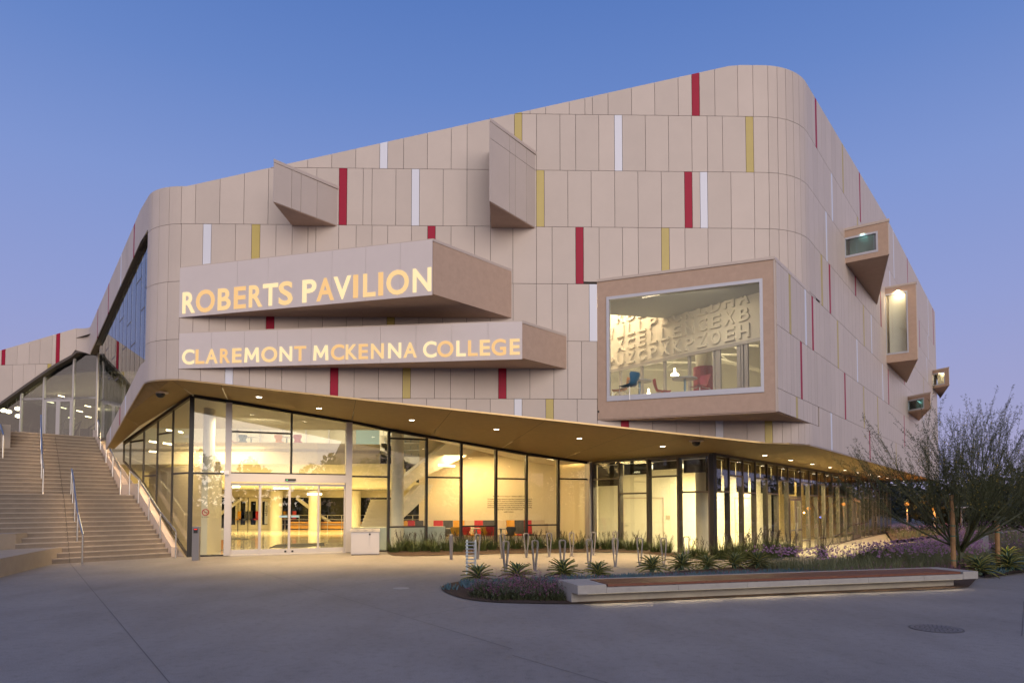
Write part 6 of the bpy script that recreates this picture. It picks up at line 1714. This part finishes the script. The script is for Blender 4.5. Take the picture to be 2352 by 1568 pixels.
# ------------------------------------------------------------------ trees, stakes, lamps
def palo_verde(loc, seed, H, label, nleaf=1.0, spread=1.0):
    r = random.Random(seed); t = thing('palo_verde_tree', label, 'tree', loc, group='palo verde trees'); tr_m = MB(); lf = MB()
    def grow(p, d, L, rad, lev):
        n = 4; P = [p]; rr_ = [rad]; q = p; dd = d.copy()
        for i in range(n):
            dd = (dd + Vector((r.gauss(0, .045), r.gauss(0, .045), .07 if lev < 3 else .03))).normalized(); q = q + dd * (L / n); P.append(q); rr_.append(rad * (1 - .55 * (i + 1) / n))
        tr_m.tube(P, rr_, 6 if lev < 2 else 3, 0, False)
        if lev >= 2:
            for i in range(int((36 if lev == 3 else 10) * nleaf)):
                f = r.uniform(.12, 1.0); k = min(n - 1, int(f * n)); b = P[k] + (P[k + 1] - P[k]) * (f * n - k)
                u = Vector((r.gauss(0, 1), r.gauss(0, 1), r.gauss(0, .5))); u = (u - dd * u.dot(dd)).normalized()
                a = (dd * r.uniform(.5, 1.5) + u).normalized(); LL = r.uniform(.035, .085); s = a.cross(Vector((r.gauss(0, 1), r.gauss(0, 1), r.gauss(0, 1)))).normalized() * .0056
                fl = r.random() < .02
                if fl: s = s * 2.6; LL = .028
                lf.add([b - s, b + a * LL * .6 - s * .8, b + a * LL, b + a * LL * .6 + s * .8], [(0, 1, 2, 3)], 1 if fl else 0)
        if lev >= 3: return
        for i in range((0, 7, 7)[lev]):
            f = r.uniform(.22, 1.0) if i else 1; k = min(n - 1, int(f * n - 1e-6)); b = P[k] + (P[k + 1] - P[k]) * (f * n - k)
            g = r.uniform(0, 6.283); dev = r.uniform(.10, .42) * spread
            u = dd.cross(Vector((0, 0, 1))); u = u.normalized() if u.length > .1 else Vector((1, 0, 0)); v_ = dd.cross(u)
            nd = (dd * math.cos(dev) + (u * math.cos(g) + v_ * math.sin(g)) * math.sin(dev)).normalized()
            grow(b, nd, (H * r.uniform(.24, .36) if lev == 1 else H * r.uniform(.16, .30)), rr_[k] * .55, lev + 1)
    tr_m.tube([Vector((0, 0, 0)), (0.02, 0, .35), (.03, .02, .6)], [.085, .07, .062], 8, 0, False)
    NL = 15
    for i in range(NL):
        g = 6.283 * i * .618 + r.uniform(-.3, .3); dev = (.12 + 1.0 * ((i + .5) / NL)) * spread * r.uniform(.85, 1.1); d = Vector((math.cos(g) * math.sin(dev), math.sin(g) * math.sin(dev), math.cos(dev)))
        grow(Vector((.03, .02, .38 + .02 * i)), d, H * .42 * r.uniform(.85, 1.15), .03, 1)
    tr_m.obj('trunk', M['palo'], t); lf.obj('crown', [M['palo_leaf'], M['palo_fl']], t)
    return t
tp_ = (11.05, 16.9, bank(11.05, 16.9))
palo_verde(tp_, 5, 4.35, 'slender multi-stemmed green palo verde tree staked beside the bench end', 1.7, 1.28)
palo_verde((16.2, 21.0, bank(16.2, 21)), 9, 3.6, 'dim palo verde tree lit from below behind the staked tree', 1.3, 1.25)
palo_verde((19.0, 22.6, bank(19, 22.6)), 14, 3.4, 'dim low palo verde tree at the edge of the frame with yellow blossoms', 1.1, 1.3)
for (x, y, h), lb in (((10.82, 16.8, 2.05), 'tall timber stake tied to the palo verde trunk'), ((12.9, 18.2, 1.35), 'shorter timber stake standing behind the tree')):
    t = thing('tree_stake', lb, 'stake', (x, y, bank(x, y) - .1)); m = MB(); m.lathe((0, 0, 0), [(.055, 0), (.055, h)], 10); m.obj('stake_post', M['stake'], t)
    for z in (.45, 1.05, 1.3):
        m = MB(); m.lathe((0, 0, z), [(.06, -.012), (.06, .012)], 10); m.tube([(0, 0, z), (.22, .08, z - .03)], .008, 5); m.obj('tie', mat('green_tie', (.02, .15, .10), .5), t)
sp_ = (13.4, 18.6); t = thing('ground_spotlight', 'small bright bronze spotlight in the planting under the tree', 'spotlight', (*sp_, bank(*sp_)))
m = MB(); m.tube([(0, 0, 0), (0, 0, .12)], .015, 6); m.tube([(0, -.03, .14), (.05, .05, .22)], [.04, .05], 10); m.obj('housing', M['black'], t); m = MB(); m.lathe((.05, .0, .2), [(.02, 0), (.035, .02), (.02, .04)], 8); m.obj('lens', M['lamp'], t)
l = bpy.data.lights.new('spotlight_lamp', 'SPOT'); l.energy = 45; l.color = (1, .72, .2); l.spot_size = R(70); l.spot_blend = .6; l.shadow_soft_size = .05
lo_ = bpy.data.objects.new('spotlight_lamp', l); COL.objects.link(lo_); lo_.matrix_world = Matrix.Translation((13.5, 18.8, .5)) @ (Vector((2.4, 2.2, 1.6)).normalized().to_track_quat('-Z', 'Y').to_matrix().to_4x4())
m = MB()                                                                 # curved concrete ribbon in the planting
m.hexa([(14.2, 21.6, -.1), (17.4, 25.0, -.1), (17.4, 25.5, -.1), (14.0, 22.0, -.1), (14.2, 21.6, .22), (17.4, 25.0, .62), (17.4, 25.5, .62), (14.0, 22.0, .22)]); tag(m.obj('concrete_ribbon', M['conc_bench']), 'curved pale concrete ribbon wall rising out of the lilac flowers behind the tree', 'low wall')
# distant trees
def leafy(name, centres, n, seed, size, kind=None):
    r = random.Random(seed); m = MB()
    for k in range(n):
        cx, cy, cz, rx, ry, rz_ = r.choice(centres)
        while True:
            q = Vector((r.uniform(-1, 1), r.uniform(-1, 1), r.uniform(-1, 1)))
            if q.length < 1: break
        q = q.normalized() * q.length ** .5
        p = Vector((cx + q.x * rx, cy + q.y * ry, cz + q.z * rz_)); a = Vector((r.gauss(0, 1), r.gauss(0, 1), r.gauss(0, 1))).normalized(); b = a.cross(Vector((r.gauss(0, 1), r.gauss(0, 1), r.gauss(0, 1)))).normalized(); s = size * r.uniform(.6, 1.4)
        m.add([p - a * s, p + b * s * .6, p + a * s, p - b * s * .6], [(0, 1, 2, 3)])
    return m.mesh(name, M['dark_leaf'])
rt = random.Random(31); cen = []
for k in range(46):
    x = 40 + k * 1.7 + rt.uniform(-1, 1); y = 84 + rt.uniform(-6, 12); h = rt.uniform(3.2, 6.2) if x < 60 else rt.uniform(4, 7.6); cen.append((x, y, h * .5, rt.uniform(1.6, 3), 2.5, h * .55))
for k in range(60):
    x = rt.uniform(33, 70); y = 50 + (x - 33) * .35 + rt.uniform(-3, 5); h = rt.uniform(1.6, 3.6); cen.append((x, y, h * .42, rt.uniform(1.2, 2.2), 1.5, h * .5))
link('distant_trees', leafy('distant_trees', cen, 52000, 33, .26), None, kind='stuff')
m = MB(); m.wall((36, 97), (150, 99), .4, 0, 2.6); link('distant_hedge', m.mesh('distant_hedge', M['dark_leaf']), None, kind='stuff')
for (cx, cy, w_, h, sd_, lb) in ((29.5, 47, 1.6, 2.6, 41, 'dark round shrub beyond the end of the glass wall'), (36, 52, 2.2, 3.4, 42, 'dark small tree under the orange street lamp')):
    t = thing('shrub', lb, 'shrub', (cx, cy, 0)); cs_ = [(rt.uniform(-w_, w_) * .6, rt.uniform(-w_, w_) * .6, h * rt.uniform(.45, .7), w_ * .6, w_ * .6, h * .35) for _ in range(7)]
    link('crown', leafy('crown', cs_, 3000, sd_, .14), t); m = MB(); m.tube([(0, 0, 0), (.05, 0, h * .6)], [.1, .05], 7); m.obj('trunk', M['bark'], t)
for (x, y, dd, hh), lb in (((2083, 1157, 47, 0), 'street lamp with an orange sodium glow beside the end of the building'), ((2145.5, 1168, 44, 0), 'second orange street lamp seen through the tree'), ((2207 + 1, 1166, 45, 1), 'unlit double-armed lamp post behind the palo verde tree')):
    p = on_y(x, y, dd); t = thing('street_lamp', lb, 'street lamp', (p.x, p.y, 0), group='street lamps beyond the building' if not hh else None) if not hh else thing('street_lamp', lb, 'street lamp', (p.x, p.y, 0))
    m = MB(); m.tube([(0, 0, 0), (0, 0, p.z)], .06, 6); m.obj('pole', M['hoop'], t)
    m = MB()
    if hh:
        m.tube([(-.6, 0, p.z + .1), (0, 0, p.z), (.6, 0, p.z + .1)], .05, 6); m.obj('lamp_head', M['alu'], t)
    else:
        m.lathe((0, 0, p.z), [(.05, -.12), (.17, 0), (.05, .12)], 10); m.obj('lamp_head', M['sodium'], t)
        l = bpy.data.lights.new('sodium_lamp', 'POINT'); l.energy = 110; l.color = (1, .36, .06); l.shadow_soft_size = .02; lo_ = bpy.data.objects.new('sodium_lamp', l); COL.objects.link(lo_); lo_.location = (p.x, p.y - .4, p.z - .3)
m = MB(); p = on_y(2146, 1190, 46); m.lathe((p.x, p.y, p.z), [(.02, -.06), (.07, 0), (.02, .06)], 8); o = m.obj('signal_light', M['ledb']); tag(o, 'tiny blue light glowing far away under the second street lamp', 'light')
# tree line across the street, seen only in the glass
cen = []
for k in range(60):
    x = -75 + k * 2.6 + rt.uniform(-1, 1); h = rt.choice((4.5, 6, 7.5, 9.5)) * rt.uniform(.8, 1.15); cen.append((x, -38 + rt.uniform(-6, 6), h * .5, rt.uniform(1.6, 3.2), 2, h * .55))
link('reflected_trees', leafy('reflected_trees', cen, 22000, 35, .38), None, kind='stuff')
print('objects', len(bpy.data.objects))
